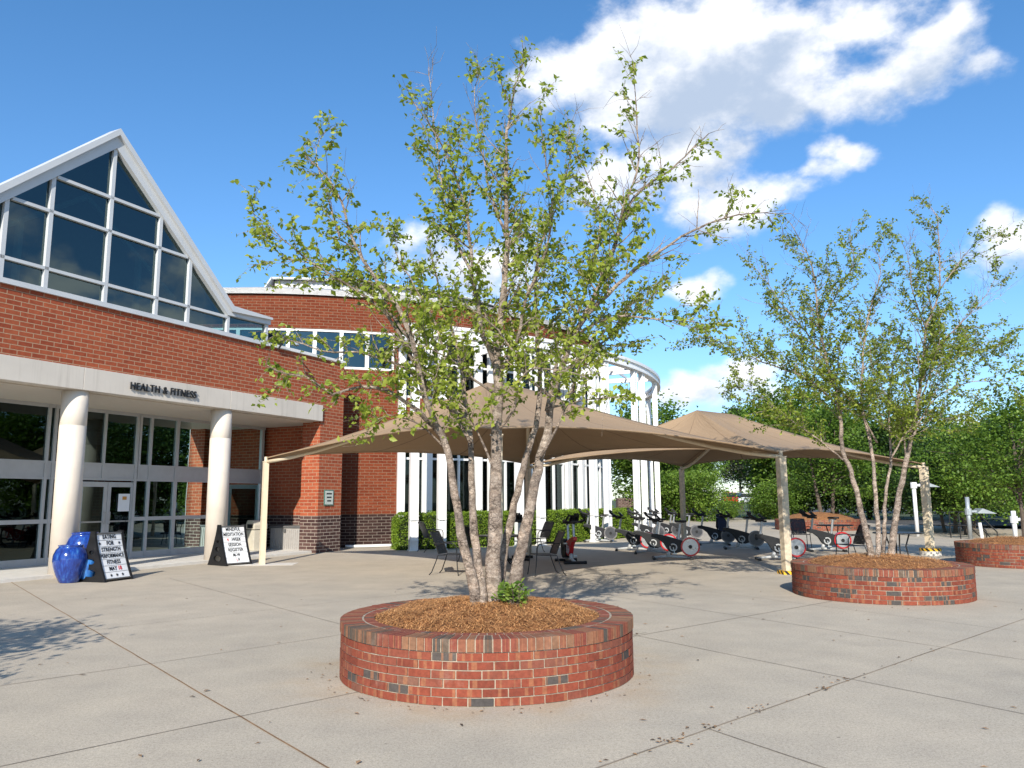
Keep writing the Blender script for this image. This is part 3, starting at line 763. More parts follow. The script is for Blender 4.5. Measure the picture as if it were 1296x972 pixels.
Z_DB = dpx(465, 651, RW)[1]
T_W0, T_W1 = T_L, dpx(499, 440, RW)[0]     # strip window
def arc(mb, r0, r1, z0, z1, a0, a1, n=None):
    n = n or max(3, int(abs(a1 - a0) / R(2.0)))
    mb.lathe([(r0, z0), (r1, z0), (r1, z1), (r0, z1), (r0, z0)], n, (DC.x, DC.y), a0, a1)
def sheet(mb, r, z0, z1, a0, a1, n=None):
    n = n or max(2, int(abs(a1 - a0) / R(1.5)))
    mb.lathe([(r, z0), (r, z1)], n, (DC.x, DC.y), a0, a1)
Z_U1 = dpx(590, 434, RW)[1]; Z_U0 = 5.2
mb = MB()
sheet(mb, RW, Z_W1, Z_P, T_L, T_G0); sheet(mb, RW, Z_DB, Z_W0, T_L, T_G0); sheet(mb, RW, Z_W0, Z_W1, T_W1, T_G0)
sheet(mb, RW, Z_U1, Z_P, T_G0, T_G1); sheet(mb, RW, 4.0, Z_U0, T_G0, T_G1)
sheet(mb, RW, 0, Z_P, T_G1, R(202), 60)
mb.build('wall', 'facade_brick', rot)
mb = MB(); sheet(mb, RW + .003, 0, Z_DB, T_L, T_G0); mb.build('base_course', 'umber_brick', rot)
mb = MB(); mb.lathe([(RW - .35, Z_P), (RW + .10, Z_P), (RW + .10, Z_P + .20), (RW - .35, Z_P + .20), (RW - .35, Z_P)], 160, (DC.x, DC.y)); mb.build('parapet_coping', 'coping_white', rot)
mb = MB(); mb.lathe([(RW - .3, Z_P - .4), (10.4, Z_P - .35)], 96, (DC.x, DC.y)); mb.build('roof_deck', 'roof_metal', rot)
# clerestory monitor with ribs and a shallow cone
Z_M = Z_P + 1.55; A_M0, A_M1 = dpx(352, 350, 11.0)[0], R(20)
mb = MB(); mb.lathe([(11.0, Z_P - .4), (11.0, Z_M)], 90, (DC.x, DC.y), A_M0, A_M1)
for k in range(111):
    th = A_M0 + (A_M1 - A_M0) * k / 110; p = DW(th, 11.0, Z_P - .3); mb.box(p.x, p.y, Z_P - .3, .09, .09 if k % 3 else .2, Z_M - Z_P + .25, th)
pe = [DW(A_M0, 11.0, Z_P - .4), DW(A_M0, 11.0, Z_M), DW(A_M0, 6.0, Z_M - .1), DW(A_M0, 6.0, Z_P - .4)]
mb.poly_prism(pe, Vector((math.sin(A_M0), -math.cos(A_M0), 0)) * .1)
mon = mb.build('clerestory', 'clerestory_panel', rot)
mb = MB(); mb.lathe([(11.25, Z_M - .04), (11.28, Z_M), (11.25, Z_M + .06), (6.0, Z_M + .5), (5.9, Z_M)], 80, (DC.x, DC.y), A_M0 - .015, A_M1)
w0 = DW(A_M0 - .015, 11.35, Z_M + .06); w1 = DW(A_M0 - .015, 6.0, Z_M + .4); w2 = DW(A_M0 - .16, 10.6, Z_P - .2); w3 = DW(A_M0 - .2, 6.5, Z_P - .2)
mb.poly_prism([w0, w1, w3], (0, 0, -.1)); mb.poly_prism([w0, w3, w2], (0, 0, -.1))
mb.build('roof', 'clerestory_panel', rot)
# strip window
def arc(mb, r0, r1, z0, z1, a0, a1, n=None):
    n = n or max(3, int(abs(a1 - a0) / R(2.0)))
    mb.lathe([(r0, z0), (r1, z0), (r1, z1), (r0, z1), (r0, z0)], n, (DC.x, DC.y), a0, a1)
def sheet(mb, r, z0, z1, a0, a1, n=None):
    n = n or max(2, int(abs(a1 - a0) / R(1.5)))
    mb.lathe([(r, z0), (r, z1)], n, (DC.x, DC.y), a0, a1)
Z_U1 = dpx(590, 434, RW)[1]; Z_U0 = 5.2
mb = MB()
sheet(mb, RW, Z_W1, Z_P, T_L, T_G0); sheet(mb, RW, Z_DB, Z_W0, T_L, T_G0); sheet(mb, RW, Z_W0, Z_W1, T_W1, T_G0)
sheet(mb, RW, Z_U1, Z_P, T_G0, T_G1); sheet(mb, RW, 4.0, Z_U0, T_G0, T_G1)
sheet(mb, RW, 0, Z_P, T_G1, R(202), 60)
mb.build('wall', 'facade_brick', rot)
mb = MB(); sheet(mb, RW + .003, 0, Z_DB, T_L, T_G0); mb.build('base_course', 'umber_brick', rot)
mb = MB(); mb.lathe([(RW - .35, Z_P), (RW + .10, Z_P), (RW + .10, Z_P + .20), (RW - .35, Z_P + .20), (RW - .35, Z_P)], 160, (DC.x, DC.y)); mb.build('parapet_coping', 'coping_white', rot)
mb = MB(); mb.lathe([(RW - .3, Z_P - .4), (10.4, Z_P - .35)], 96, (DC.x, DC.y)); mb.build('roof_deck', 'roof_metal', rot)
# clerestory monitor with ribs and a shallow cone
Z_M = Z_P + 1.05
mb = MB(); mb.lathe([(11.0, Z_P - .4), (11.0, Z_M)], 120, (DC.x, DC.y))
for k in range(150):
    th = 2 * math.pi * k / 150; p = DW(th, 11.0, Z_P - .3); mb.box(p.x, p.y, Z_P - .3, .10, .10, Z_M - Z_P + .25, th)
mon = mb.build('clerestory', 'clerestory_panel', rot)
mb = MB(); mb.lathe([(11.45, Z_M - .08), (11.5, Z_M), (11.45, Z_M + .10), (0.05, Z_M + 1.0)], 96, (DC.x, DC.y)); mb.build('roof', 'roof_metal', rot)
# strip window
mb = MB()
sheet(mb, RW - .10, Z_W0, Z_W1, T_L, T_W1); sw = MB()
arc(sw, RW - .14, RW - .02, Z_W0 - .04, Z_W0 + .08, T_L, T_W1); arc(sw, RW - .14, RW - .02, Z_W1 - .08, Z_W1 + .02, T_L, T_W1)
for px in (300, 333, 364, 398, 432, 465, 499):
    th = dpx(px, 440, RW)[0]; p = DW(th, RW - .08, Z_W0); sw.box(p.x, p.y, Z_W0, .12, .13, Z_W1 - Z_W0, th)
swf = sw.build('strip_window', 'white_paint', rot); mb.build('glass', 'gable_glass', swf)
# curtain wall
cw = MB(); cg = MB()
MOD = R(2.75)
TH_LIST = [T_G0 + MOD * k for k in range(int((T_G1 - T_G0) / MOD) + 1)]
for z0, z1, rails in ((.35, 4.0, (1.0, 3.0)), (Z_U0, Z_U1, (Z_U0 + 1.25,))):
    sheet(cg, RW - .12, z0, z1, T_G0, T_G1)
    for zz in (z0, z1 - .08): arc(cw, RW - .16, RW - .03, zz, zz + .08, T_G0, T_G1)
    for zz in rails: arc(cw, RW - .16, RW - .04, zz, zz + .075, T_G0, T_G1)
    for th in TH_LIST:
        p = DW(th, RW - .09, z0); cw.box(p.x, p.y, z0 + .005, .13, .065, z1 - z0 - .01, th)
cwf = cw.build('curtain_wall', 'white_paint', rot); cg.build('glass', 'drum_glass', cwf)
mb = MB(); sheet(mb, RW - .02, 0, .35, T_G0, T_G1); mb.build('plinth', 'coping_white', rot)
mb = MB(); mb.lathe([(RW - 3.4, 0), (RW - 3.4, Z_P - .5)], 90, (DC.x, DC.y))
mb.lathe([(RW - 3.4, 4.05), (RW - .3, 4.05)], 90, (DC.x, DC.y)); mb.build('hall_wall', 'interior_dark', rot)
mb = MB(); r3 = random.Random(4)
for z0, z1 in ((.4, 3.95),):
    for i, th in enumerate(TH_LIST[:-1]):
        if r3.random() < .75:
            wv = r3.uniform(.15, .5); side = r3.random() < .5
            a0 = th + MOD * (0 if side else 1 - wv); a1 = a0 + MOD * wv
            n_ = 8
            for k in range(n_):
                t0, t1 = a0 + (a1 - a0) * k / n_, a0 + (a1 - a0) * (k + 1) / n_
                ra, rb = RW - .45 + .05 * (k % 2), RW - .45 + .05 * ((k + 1) % 2)
                mb.face([DW(t0, ra, z0), DW(t1, rb, z0), DW(t1, rb, z1), DW(t0, ra, z1)])
            mb.build('curtain', 'curtain', rot); mb = MB()
# white pilasters on the wall and the free-standing steel frame
Z_FR = dpx(766, 449, RF)[1]
def pil(th, r, wd, dp, z0, z1, name, steel=True):
    b_ = MB(); p = DW(th, r, 0)
    if steel:                               # built-up post: two flanges and a recessed web with cleats
        e = Vector((math.cos(th), math.sin(th), 0)); l = Vector((-math.sin(th), math.cos(th), 0))
        for sg in (-1, 1):
            b_.obox(p + l * (sg * wd / 2 - (.03 if sg > 0 else 0)) - e * dp / 2 + ZV * z0, l * .03, e * dp, ZV * (z1 - z0))
        b_.obox(p - l * (wd / 2 - .03) - e * (dp / 2 - .02) + ZV * z0, l * (wd - .06), e * (dp - .05), ZV * (z1 - z0))
        for zz in (.30, .95): b_.obox(p - l * (wd / 2) - e * dp / 2 + ZV * zz, l * wd, e * (dp + .02), ZV * .035)
        b_.obox(p - l * (wd / 2 + .03) - e * (dp / 2 + .03) + ZV * 0, l * (wd + .06), e * (dp + .06), ZV * .04)
    else:
        b_.box(p.x, p.y, z0, dp, wd, z1 - z0, th)
    return b_.build(name, 'white_paint', rot)
front_px = [(523, 690), (558.5, 690), (657.5, 680), (685, 680), (752.5, 672), (770, 670), (807.5, 668), (817.5, 666), (834, 664)]
front_th = [dpx(px, py, RF)[0] for px, py in front_px]
front_th += [R(3), R(7)]
for th in front_th: pil(th, RF, .27, .20, 0, Z_FR, 'frame_post')
for px in (507, 542, 606, 622, 720, 738): 
    th = dpx(px, 640, RW + .1)[0]; pil(th, RW + .08, .26, .14, .0, Z_U1 + .15, 'pilaster', False)
for th in (R(-25), R(-14)): pil(th, RW + .08, .24, .14, .0, Z_U1 + .15, 'pilaster', False)
T_F0, T_F1 = front_th[0] - R(.9), R(8)
mb = MB(); arc(mb, RF - .16, RF + .16, Z_FR - .02, Z_FR + .10, T_F0, T_F1, 60); arc(mb, RF - .10, RF + .10, Z_FR - .22, Z_FR - .02, T_F0, T_F1, 60)
arc(mb, RF - .16, RF + .16, Z_FR - .28, Z_FR - .22, T_F0, T_F1, 60); mb.build('ring_beam', 'white_paint', rot)
for th in front_th:
    mb = MB(); l = Vector((-math.sin(th), math.cos(th), 0)); e = Vector((math.cos(th), math.sin(th), 0)); p = DW(th, RW, Z_FR - .24)
    mb.obox(p - l * .05, l * .10, e * (RF - RW - .1), ZV * .20); mb.build('radial_beam', 'white_paint', rot)
for k in range(1):
    mb = MB(); rr = RW + 1.2; arc(mb, rr, rr + .05, Z_FR - .10, Z_FR + .0, T_F0, T_F1, 50); mb.build('trellis_rail', 'white_paint', rot)
# drain pipe lying at the foot of the brick
mb = MB(); a0, a1 = dpx(437, 690, RW + .25)[0], dpx(499, 690, RW + .25)[0]
mb.tube([DW(a0 + (a1 - a0) * k / 8, RW + .22, .055) for k in range(9)], .05, 8)
tag(mb.build('drain_pipe', 'white_paint', smooth=True), 'white pipe lying along the foot of the brick wall', 'pipe')

# ------------------------------------------------------------------ leaves
def leaf_mesh(name, cen, size, mat, parent, r_, droop=.35, aspect=.62, tone=None, tri=False, up_bias=0.0):
    n = len(cen); g_ = np.random.default_rng(r_)
    cen = np.asarray(cen, float); size = np.asarray(size, float).reshape(-1, 1) * np.ones((n, 1))
    a = g_.normal(size=(n, 3)); a[:, 2] = a[:, 2] * .6 - droop; a /= np.linalg.norm(a, axis=1, keepdims=True)
    b = g_.normal(size=(n, 3)); b[:, 2] += 0; b -= (b * a).sum(1, keepdims=True) * a; b /= np.linalg.norm(b, axis=1, keepdims=True)
    c = np.cross(a, b); fl = np.where(c[:, 2:3] < 0, -1, 1); c *= fl
    if up_bias: c[:, 2] += up_bias; c /= np.linalg.norm(c, axis=1, keepdims=True); b = np.cross(c, a); b /= np.linalg.norm(b, axis=1, keepdims=True)
    p0 = cen; p2 = cen + a * size; mid = cen + a * size * .45
    wdt = size * aspect * .5
    p1 = mid + b * wdt + c * size * .12; p3 = mid - b * wdt + c * size * .12
    V = np.stack([p0, p1, p2, p3], 1).reshape(-1, 3)
    base = np.arange(n) * 4
    F = np.concatenate([np.stack([base, base + 1, base + 2], 1), np.stack([base, base + 2, base + 3], 1)], 0)
    me = bpy.data.meshes.new(name); me.vertices.add(len(V)); me.vertices.foreach_set('co', V.ravel())
    nf = len(F); me.loops.add(nf * 3); me.polygons.add(nf)
    me.loops.foreach_set('vertex_index', F.ravel().astype(np.int32)); me.polygons.foreach_set('loop_start', np.arange(nf, dtype=np.int32) * 3)
    tn = g_.random(n) if tone is None else np.clip(np.asarray(tone) + g_.normal(size=n) * .16, 0, 1)
    me.update(calc_edges=True); me.validate()
    at = me.attributes.new('tone', 'FLOAT', 'FACE'); at.data.foreach_set('value', np.concatenate([tn, tn]).astype(np.float32))
    me.materials.append(MATS[mat])
    o = bpy.data.objects.new(name, me); C.objects.link(o); o.parent = parent
    return o

def smooth_path(P, step):
    """Catmull-Rom through points, resampled"""
    P = [Vector(p) for p in P]; out = []
    Q = [P[0] * 2 - P[1]] + P + [P[-1] * 2 - P[-2]]
    for i in range(1, len(Q) - 2):
        n = max(1, int((Q[i + 1] - Q[i]).length / step))
        for k in range(n):
            t = k / n
            out.append(.5 * ((2 * Q[i]) + (Q[i + 1] - Q[i - 1]) * t + (2 * Q[i - 1] - 5 * Q[i] + 4 * Q[i + 1] - Q[i + 2]) * t * t + (3 * Q[i] - Q[i - 1] - 3 * Q[i + 1] + Q[i + 2]) * t ** 3))
    out.append(P[-1]); return out

def birch(root_loc, limbs, seed, label, scale=1.0, leaf=.062, density=1.0, name='river_birch', shoot_gap=.105, group='river birches in brick planters'):
    """limbs: (points in world, r0, r1, leafy start 0..1, shoot length, leaf amount)"""
    r_ = random.Random(seed); root = empty(name, root_loc, 0, label, 'tree', group); O = Vector(root_loc)
    trunk = MB(); br = MB(); L = []; S = []; TN = []
    def rv():
        return Vector((r_.gauss(0, 1), r_.gauss(0, 1), r_.gauss(0, 1))).normalized()
    def put_leaves(p, q, gap, prob, ls):
        n = max(1, int((q - p).length / gap))
        for k in range(n):
            if r_.random() < prob:
                for _ in range(r_.choice((1, 2, 2, 3))):
                    c = p.lerp(q, (k + r_.random()) / n) + rv() * .022 * scale
                    L.append(c - O); S.append(ls * r_.choice((.45, .7, .9, 1.0, 1.1, 1.35)) * r_.uniform(.85, 1.15)); TN.append(.5 + .18 * r_.gauss(0, 1))
    for (pts, r0, r1, leafy, shl, amt) in limbs:
        path = smooth_path(pts, .11 * scale); k = len(path)
        for i in range(1, k - 1): path[i] = path[i] + rv() * (.010 * scale)
        rad = []
        for i in range(k):
            t = i / (k - 1); rad.append(.93 * (r0 + (r1 - r0) * t ** .66) * (1 + .05 * math.sin(i * 1.7 + seed)))
        tgt = trunk if r0 >= .04 * scale else br
        tgt.tube([p - O for p in path], rad, 12 if r0 > .04 else 7, jit=.06, r_=r_)
        tot = 0.0; nxt = 0.0
        length = sum((b - a).length for a, b in zip(path, path[1:]))
        for i in range(1, k):
            seg = path[i] - path[i - 1]; tot += seg.length; t = tot / length
            if t < leafy: nxt = tot; continue
            while nxt < tot:
                nxt += shoot_gap * scale * r_.uniform(.6, 1.5)
                tan = seg.normalized(); perp = rv(); perp = (perp - tan * perp.dot(tan)).normalized()
                ln = shl * scale * r_.uniform(.35, 1.35) * (1.0 - .55 * (t - leafy) / (1.001 - leafy))
                bare = r_.random() > amt * (1 - .5 * min(1, max(0, (path[i].z / (O.z + 5.6) - .72) / .28)))
                d = (tan * r_.uniform(.35, 1.0) + perp * r_.uniform(.5, 1.0) + ZV * .18).normalized()
                p = path[i].copy(); ps = [p.copy()]; n = max(2, int(ln / (.10 * scale)))
                for j in range(n):
                    d = (d + rv() * .20 + ZV * .03).normalized(); p = p + d * (ln / n); ps.append(p.copy())
                rr0 = min(.009 * scale * (.5 + ln), rad[i] * .6)
                br.tube([q - O for q in ps], [rr0 + (.0016 * scale - rr0) * j / n for j in range(n + 1)], 4, caps=False)
                for j in range(n):
                    if not bare: put_leaves(ps[j], ps[j + 1], .030 * scale, .55 * density * (.45 + .55 * j / n), leaf * scale)
                    for _q in range(2):
                        if r_.random() > (.35 if bare else .80): continue
                        a = ps[j].lerp(ps[j + 1], r_.random()); dd = ((ps[j + 1] - ps[j]).normalized() + rv() * .9).normalized(); tl = r_.uniform(.08, .26) * scale * (1.5 if bare else 1)
                        mid = a + dd * tl * .5; e = a + (dd + rv() * .25).normalized() * tl
                        br.tube([a - O, mid - O, e - O], [.0028 * scale, .002 * scale, .0012 * scale], 3, caps=False)
                        if not bare:
                            put_leaves(a, e, .030 * scale, .72 * density, leaf * scale)
                            if r_.random() < .8 * density: put_leaves(e, e + dd * .03, .02, 1, leaf * scale)
    trunk.build('trunk', 'birch_bark', root, smooth=True); br.build('branches', 'birch_bark', root, smooth=True)
    leaf_mesh('crown', L, S, 'birch_leaf', root, seed, droop=.45, tone=TN)
    return root

# ------------------------------------------------------------------ brick planters
def planter(cx, cy, Rr, seed, label, name='brick_planter'):
    r_ = random.Random(seed); root = empty(name, (cx, cy, 0), 0, label, 'planter', 'round brick planters')
    H = .51; ch = .0677; body = MB(); wt = .30
    # mortar core, slightly tapered in below the coping
    core = MB(); core.lathe([(Rr - .004, 0), (Rr - .004, H - .102), (Rr + .004, H - .102), (Rr + .004, H - .006), (Rr - .005, H - .003), (Rr - .20, H - .004), (Rr - wt, H - .004), (Rr - wt, .2)], 128)
    core.build('mortar', 'planter_mortar', root, smooth=False)
    nb = int(2 * math.pi * Rr / .203); da = 2 * math.pi / nb
    def wedge(mb, a0, a1, ri, ro, z0, z1, tone, uo):
        n = 3; A = [a0 + (a1 - a0) * k / n for k in range(n + 1)]
        for k in range(n):
            p = lambda a, r, z: (r * math.cos(a), r * math.sin(a), z)
            b0, b1 = A[k], A[k + 1]; u0, u1 = uo + k / n * .2, uo + (k + 1) / n * .2
            mb.face([p(b0, ro, z0), p(b1, ro, z0), p(b1, ro, z1), p(b0, ro, z1)], [(u0, 0), (u1, 0), (u1, .06), (u0, .06)], tone)
            mb.face([p(b0, ro, z1), p(b1, ro, z1), p(b1, ri, z1), p(b0, ri, z1)], [(u0, 0), (u1, 0), (u1, .1), (u0, .1)], tone)
            mb.face([p(b0, ri, z0), p(b1, ri, z0), p(b1, ro, z0), p(b0, ro, z0)], None, tone)
        mb.face([p(a0, ri, z0), p(a0, ro, z0), p(a0, ro, z1), p(a0, ri, z1)], None, tone); mb.face([p(a1, ro, z0), p(a1, ri, z0), p(a1, ri, z1), p(a1, ro, z1)], None, tone)
    for row in range(6):
        z0 = row * ch + .006; off = (row % 2) * .5 + r_.uniform(-.04, .04)
        for k in range(nb):
            g_ = .0052 / Rr * r_.uniform(.8, 1.2); a0 = (k + off) * da + g_; a1 = (k + 1 + off) * da - g_
            q = r_.uniform(-.002, .003)
            tn = r_.uniform(0, .085) if r_.random() < .13 else min(1, max(.14, r_.gauss(.45, .22)))
            wedge(body, a0, a1, Rr - .05, Rr + .005 + q, z0 + r_.uniform(-.0015, .0015), z0 + .0577 + r_.uniform(-.0015, .0015), tn, r_.uniform(0, 90))
    body.build('brick_courses', 'planter_brick', root)
    cop = MB(); n2 = int(2 * math.pi * Rr / .0685); d2 = 2 * math.pi / n2
    for k in range(n2):
        g_ = .0048 / Rr; tn = r_.uniform(0, .17) if r_.random() < .2 else r_.uniform(.2, 1)
        zt = H + r_.uniform(-.002, .002)
        wedge(cop, k * d2 + g_, (k + 1) * d2 - g_, Rr - .185, Rr + .013 + r_.uniform(-.002, .002), H - .098, zt, tn, r_.uniform(0, 90))
    n3 = int(2 * math.pi * (Rr - .25) / .0685); d3 = 2 * math.pi / n3
    for k in range(n3):
        g_ = .005 / Rr; tn = r_.uniform(0, .17) if r_.random() < .16 else r_.uniform(.2, .6)
        wedge(cop, k * d3 + g_, (k + 1) * d3 - g_, Rr - .30, Rr - .205, H - .04, H - .002 + r_.uniform(-.002, .002), tn, r_.uniform(0, 90))
    cop.build('coping', 'coping_brick', root)
    return root

def straw_bed(cx, cy, Rr, z, seed, label, n=9000, mound=.13):
    r_ = random.Random(seed)
    mb = MB(); N = 40; K = 12
    def hz(x, y):
        q = math.hypot(x, y) / Rr
        return z + mound * (1 - q * q) + .018 * math.sin(x * 9 + seed) * math.cos(y * 8) - .05 * max(0, q - .8) * 4
    for i in range(N):
        for k in range(K):
            P = []
            for (ii, kk) in ((i, k), (i + 1, k), (i + 1, k + 1), (i, k + 1)):
                a = 2 * math.pi * ii / N; q = Rr * kk / K; x, y = q * math.cos(a), q * math.sin(a); P.append((x, y, hz(x, y)))
            mb.face(P)
    bed = mb.build('pine_straw_mulch', 'mulch_bed', loc=(cx, cy, 0), smooth=True); tag(bed, label, 'mulch', kind='stuff')
    st = MB()
    for _ in range(n):
        a = r_.uniform(0, 6.283); q = Rr * math.sqrt(r_.random()) * 1.01; x, y = q * math.cos(a), q * math.sin(a)
        b = r_.uniform(0, 6.283); l = r_.uniform(.05, .13); wv = r_.uniform(.0012, .0026); zz = hz(x, y) + r_.uniform(0, .03)
        u = Vector((math.cos(b), math.sin(b), r_.uniform(-.22, .22))) * l / 2; v = Vector((-math.sin(b), math.cos(b), 0)) * wv
        c_ = Vector((x, y, zz)); bow = Vector((0, 0, .012))
        tn = r_.random()
        st.face([c_ - u - v, c_ - v + bow, c_ + v + bow, c_ - u + v], None, tn); st.face([c_ - v + bow, c_ + u - v, c_ + u + v, c_ + v + bow], None, tn)
    st.build('pine_needles', 'pine_straw', bed)
    return bed

P1 = (-.25, 7.72); P2 = (6.08, 13.25); P3 = (12.0, 18.75); PR = 1.37
planter(*P1, PR, 1, 'large round red brick planter nearest the camera under the main birch')
planter(*P2, PR, 2, 'round brick planter beside the striped post base at right')
planter(*P3, PR, 3, 'round brick planter cut off by the right edge of the photo')
P4 = (15.2, 39.5)
planter(*P4, 2.0, 5, 'far low brick planter beyond the bikes and cafe tables')
straw_bed(*P1, PR - .27, .485, 11, 'orange pine straw in the nearest brick planter', 15000)
straw_bed(*P2, PR - .20, .495, 12, 'orange pine straw in the planter beside the striped post', 7000)
straw_bed(*P3, PR - .20, .495, 13, 'orange pine straw in the planter at the right edge', 4000)
straw_bed(*P4, 1.85, .50, 14, 'orange pine straw in the far low planter', 1500, .35)

# ------------------------------------------------------------------ main birch (limbs traced on the photo, spread in depth)
def LM(pts, dep):                          # (px, py) list + depth list (start, end) -> world
    n = len(pts); out = []
    for i, (x, y) in enumerate(pts):
        t = i / (n - 1); out.append(atY(x, y, dep[0] + (dep[1] - dep[0]) * t))
    return out
Y0 = 7.75
limbs = [
 (LM([(604, 779), (597, 735), (587, 690), (576, 625), (567, 575), (559, 551), (545, 520), (533, 480), (521, 426), (500, 385), (470, 345), (445, 300), (432, 255), (415, 225), (388, 199)], (7.6, 6.9)), .066, .006, .36, .55, .8),
 (LM([(559, 551), (540, 530), (518, 512), (490, 494), (457, 489), (420, 498), (388, 477), (351, 471), (338, 462)], (7.42, 6.6)), .034, .005, .3, .30, .85),
 (LM([(612, 782), (607, 735), (602, 694), (598.7, 638), (595, 562), (592, 530), (588, 500), (585, 470), (575, 430), (560, 390), (552, 350), (540, 300)], (7.55, 8.6)), .060, .006, .42, .55, .9),
 (LM([(592, 534), (564, 513), (545, 498), (518, 468), (485, 454), (457, 447), (406, 443), (365, 429), (348, 424)], (7.75, 7.0)), .030, .005, .25, .42, .92),
 (LM([(545, 498), (520, 450), (490, 400), (455, 370), (415, 345), (375, 318), (345, 290), (320, 270)], (7.55, 6.8)), .026, .004, .15, .50, .92),
 (LM([(519, 430), (480, 380), (440, 350), (400, 335), (360, 325), (330, 300)], (7.3, 7.8)), .018, .003, .15, .45, .9),
 (LM([(620, 778), (623, 735), (625, 690), (627.6, 611), (629, 546), (630, 500), (629, 451), (637, 369), (642, 314), (640, 259), (641, 200), (642, 166), (652, 110), (664, 75)], (7.72, 7.6)), .098, .006, .42, .60, .82),
 (LM([(629, 470), (618, 440), (609, 412), (598, 347), (590, 270), (568, 204), (540, 150), (522, 128)], (7.7, 7.0)), .034, .005, .15, .60, .78),
 (LM([(598, 347), (575, 300), (560, 240), (552, 180), (545, 120), (543, 85)], (7.4, 7.9)), .020, .004, .1, .50, .85),
 (LM([(640, 300), (620, 240), (608, 180), (600, 130), (606, 90)], (7.6, 8.2)), .020, .003, .1, .5, .75),
 (LM([(624, 775), (633, 740), (640, 690), (651, 638), (664.5, 582), (674, 552), (680, 525), (683, 480), (680, 423), (678, 347), (690, 290), (712, 240), (722, 190), (718, 150)], (7.95, 8.7)), .056, .005, .40, .58, .85),
 (LM([(644, 782), (651, 743), (661, 690), (674, 628), (684, 579), (692, 549), (700, 500), (722, 434), (755, 369), (777, 314), (804, 248), (848, 215), (897, 169)], (7.75, 8.0)), .078, .006, .44, .60, .68),
 (LM([(777, 314), (790, 262), (808, 204), (806, 150), (803, 110), (802, 78)], (7.95, 7.4)), .024, .003, .1, .50, .45),
 (LM([(735, 405), (770, 372), (815, 332), (848, 310), (881, 289), (935, 271), (1001, 270)], (7.95, 7.3)), .032, .003, .12, .60, .38),
 (LM([(700, 515), (733, 508), (760, 504), (795, 499)], (7.6, 6.9)), .014, .004, .5, .16, .5),
 (LM([(722, 434), (750, 410), (790, 400), (830, 404), (875, 407), (905, 415)], (7.9, 7.5)), .022, .003, .15, .60, .55),
 (LM([(700, 480), (740, 450), (780, 420), (815, 385), (850, 350)], (7.8, 9.2)), .024, .004, .15, .65, .85),
 (LM([(692, 520), (705, 460), (735, 390), (750, 330), (760, 280), (742, 220), (725, 175)], (7.8, 8.6)), .026, .004, .2, .60, .8),
 (LM([(630, 480), (655, 430), (665, 380), (690, 320), (700, 260), (690, 200), (683, 130)], (7.7, 7.0)), .026, .004, .12, .60, .8),
 (LM([(596, 560), (575, 520), (565, 470), (555, 420), (530, 370), (505, 330), (490, 290)], (7.6, 8.4)), .024, .004, .2, .55, .92),
 (LM([(629, 546), (650, 520), (665, 470), (720, 470), (745, 480)], (7.7, 6.9)), .018, .004, .25, .40, .9),
 (LM([(700, 505), (660, 470), (640, 430), (610, 400), (585, 385)], (7.7, 7.1)), .020, .004, .15, .50, .92),
 (LM([(628, 500), (600, 480), (570, 455), (540, 440), (500, 430)], (7.7, 7.0)), .020, .004, .2, .50, .95),
 (LM([(720, 440), (740, 400), (765, 350), (790, 320), (812, 300)], (7.8, 7.2)), .020, .003, .1, .60, .95),
 (LM([(684, 579), (705, 540), (720, 500), (735, 460), (760, 430)], (7.75, 7.2)), .020, .004, .3, .50, .95),
 (LM([(627, 600), (610, 560), (590, 520), (560, 490), (535, 470)], (7.7, 7.2)), .016, .004, .35, .45, .95),
 (LM([(565, 570), (540, 545), (515, 530), (490, 525), (465, 540)], (7.5, 7.0)), .014, .003, .3, .40, .95),
 (LM([(629, 470), (650, 420), (640, 380), (655, 340), (660, 290)], (7.7, 8.3)), .020, .003, .1, .60, .92),
 (LM([(430, 300), (412, 240), (400, 190), (412, 165)], (6.95, 7.1)), .012, .003, .0, .40, .85),
]
birch((P1[0] + .05, P1[1], .56), limbs, 3, 'tall multi-stemmed birch with peeling bark in the nearest planter', leaf=.057, shoot_gap=.088, density=.88)

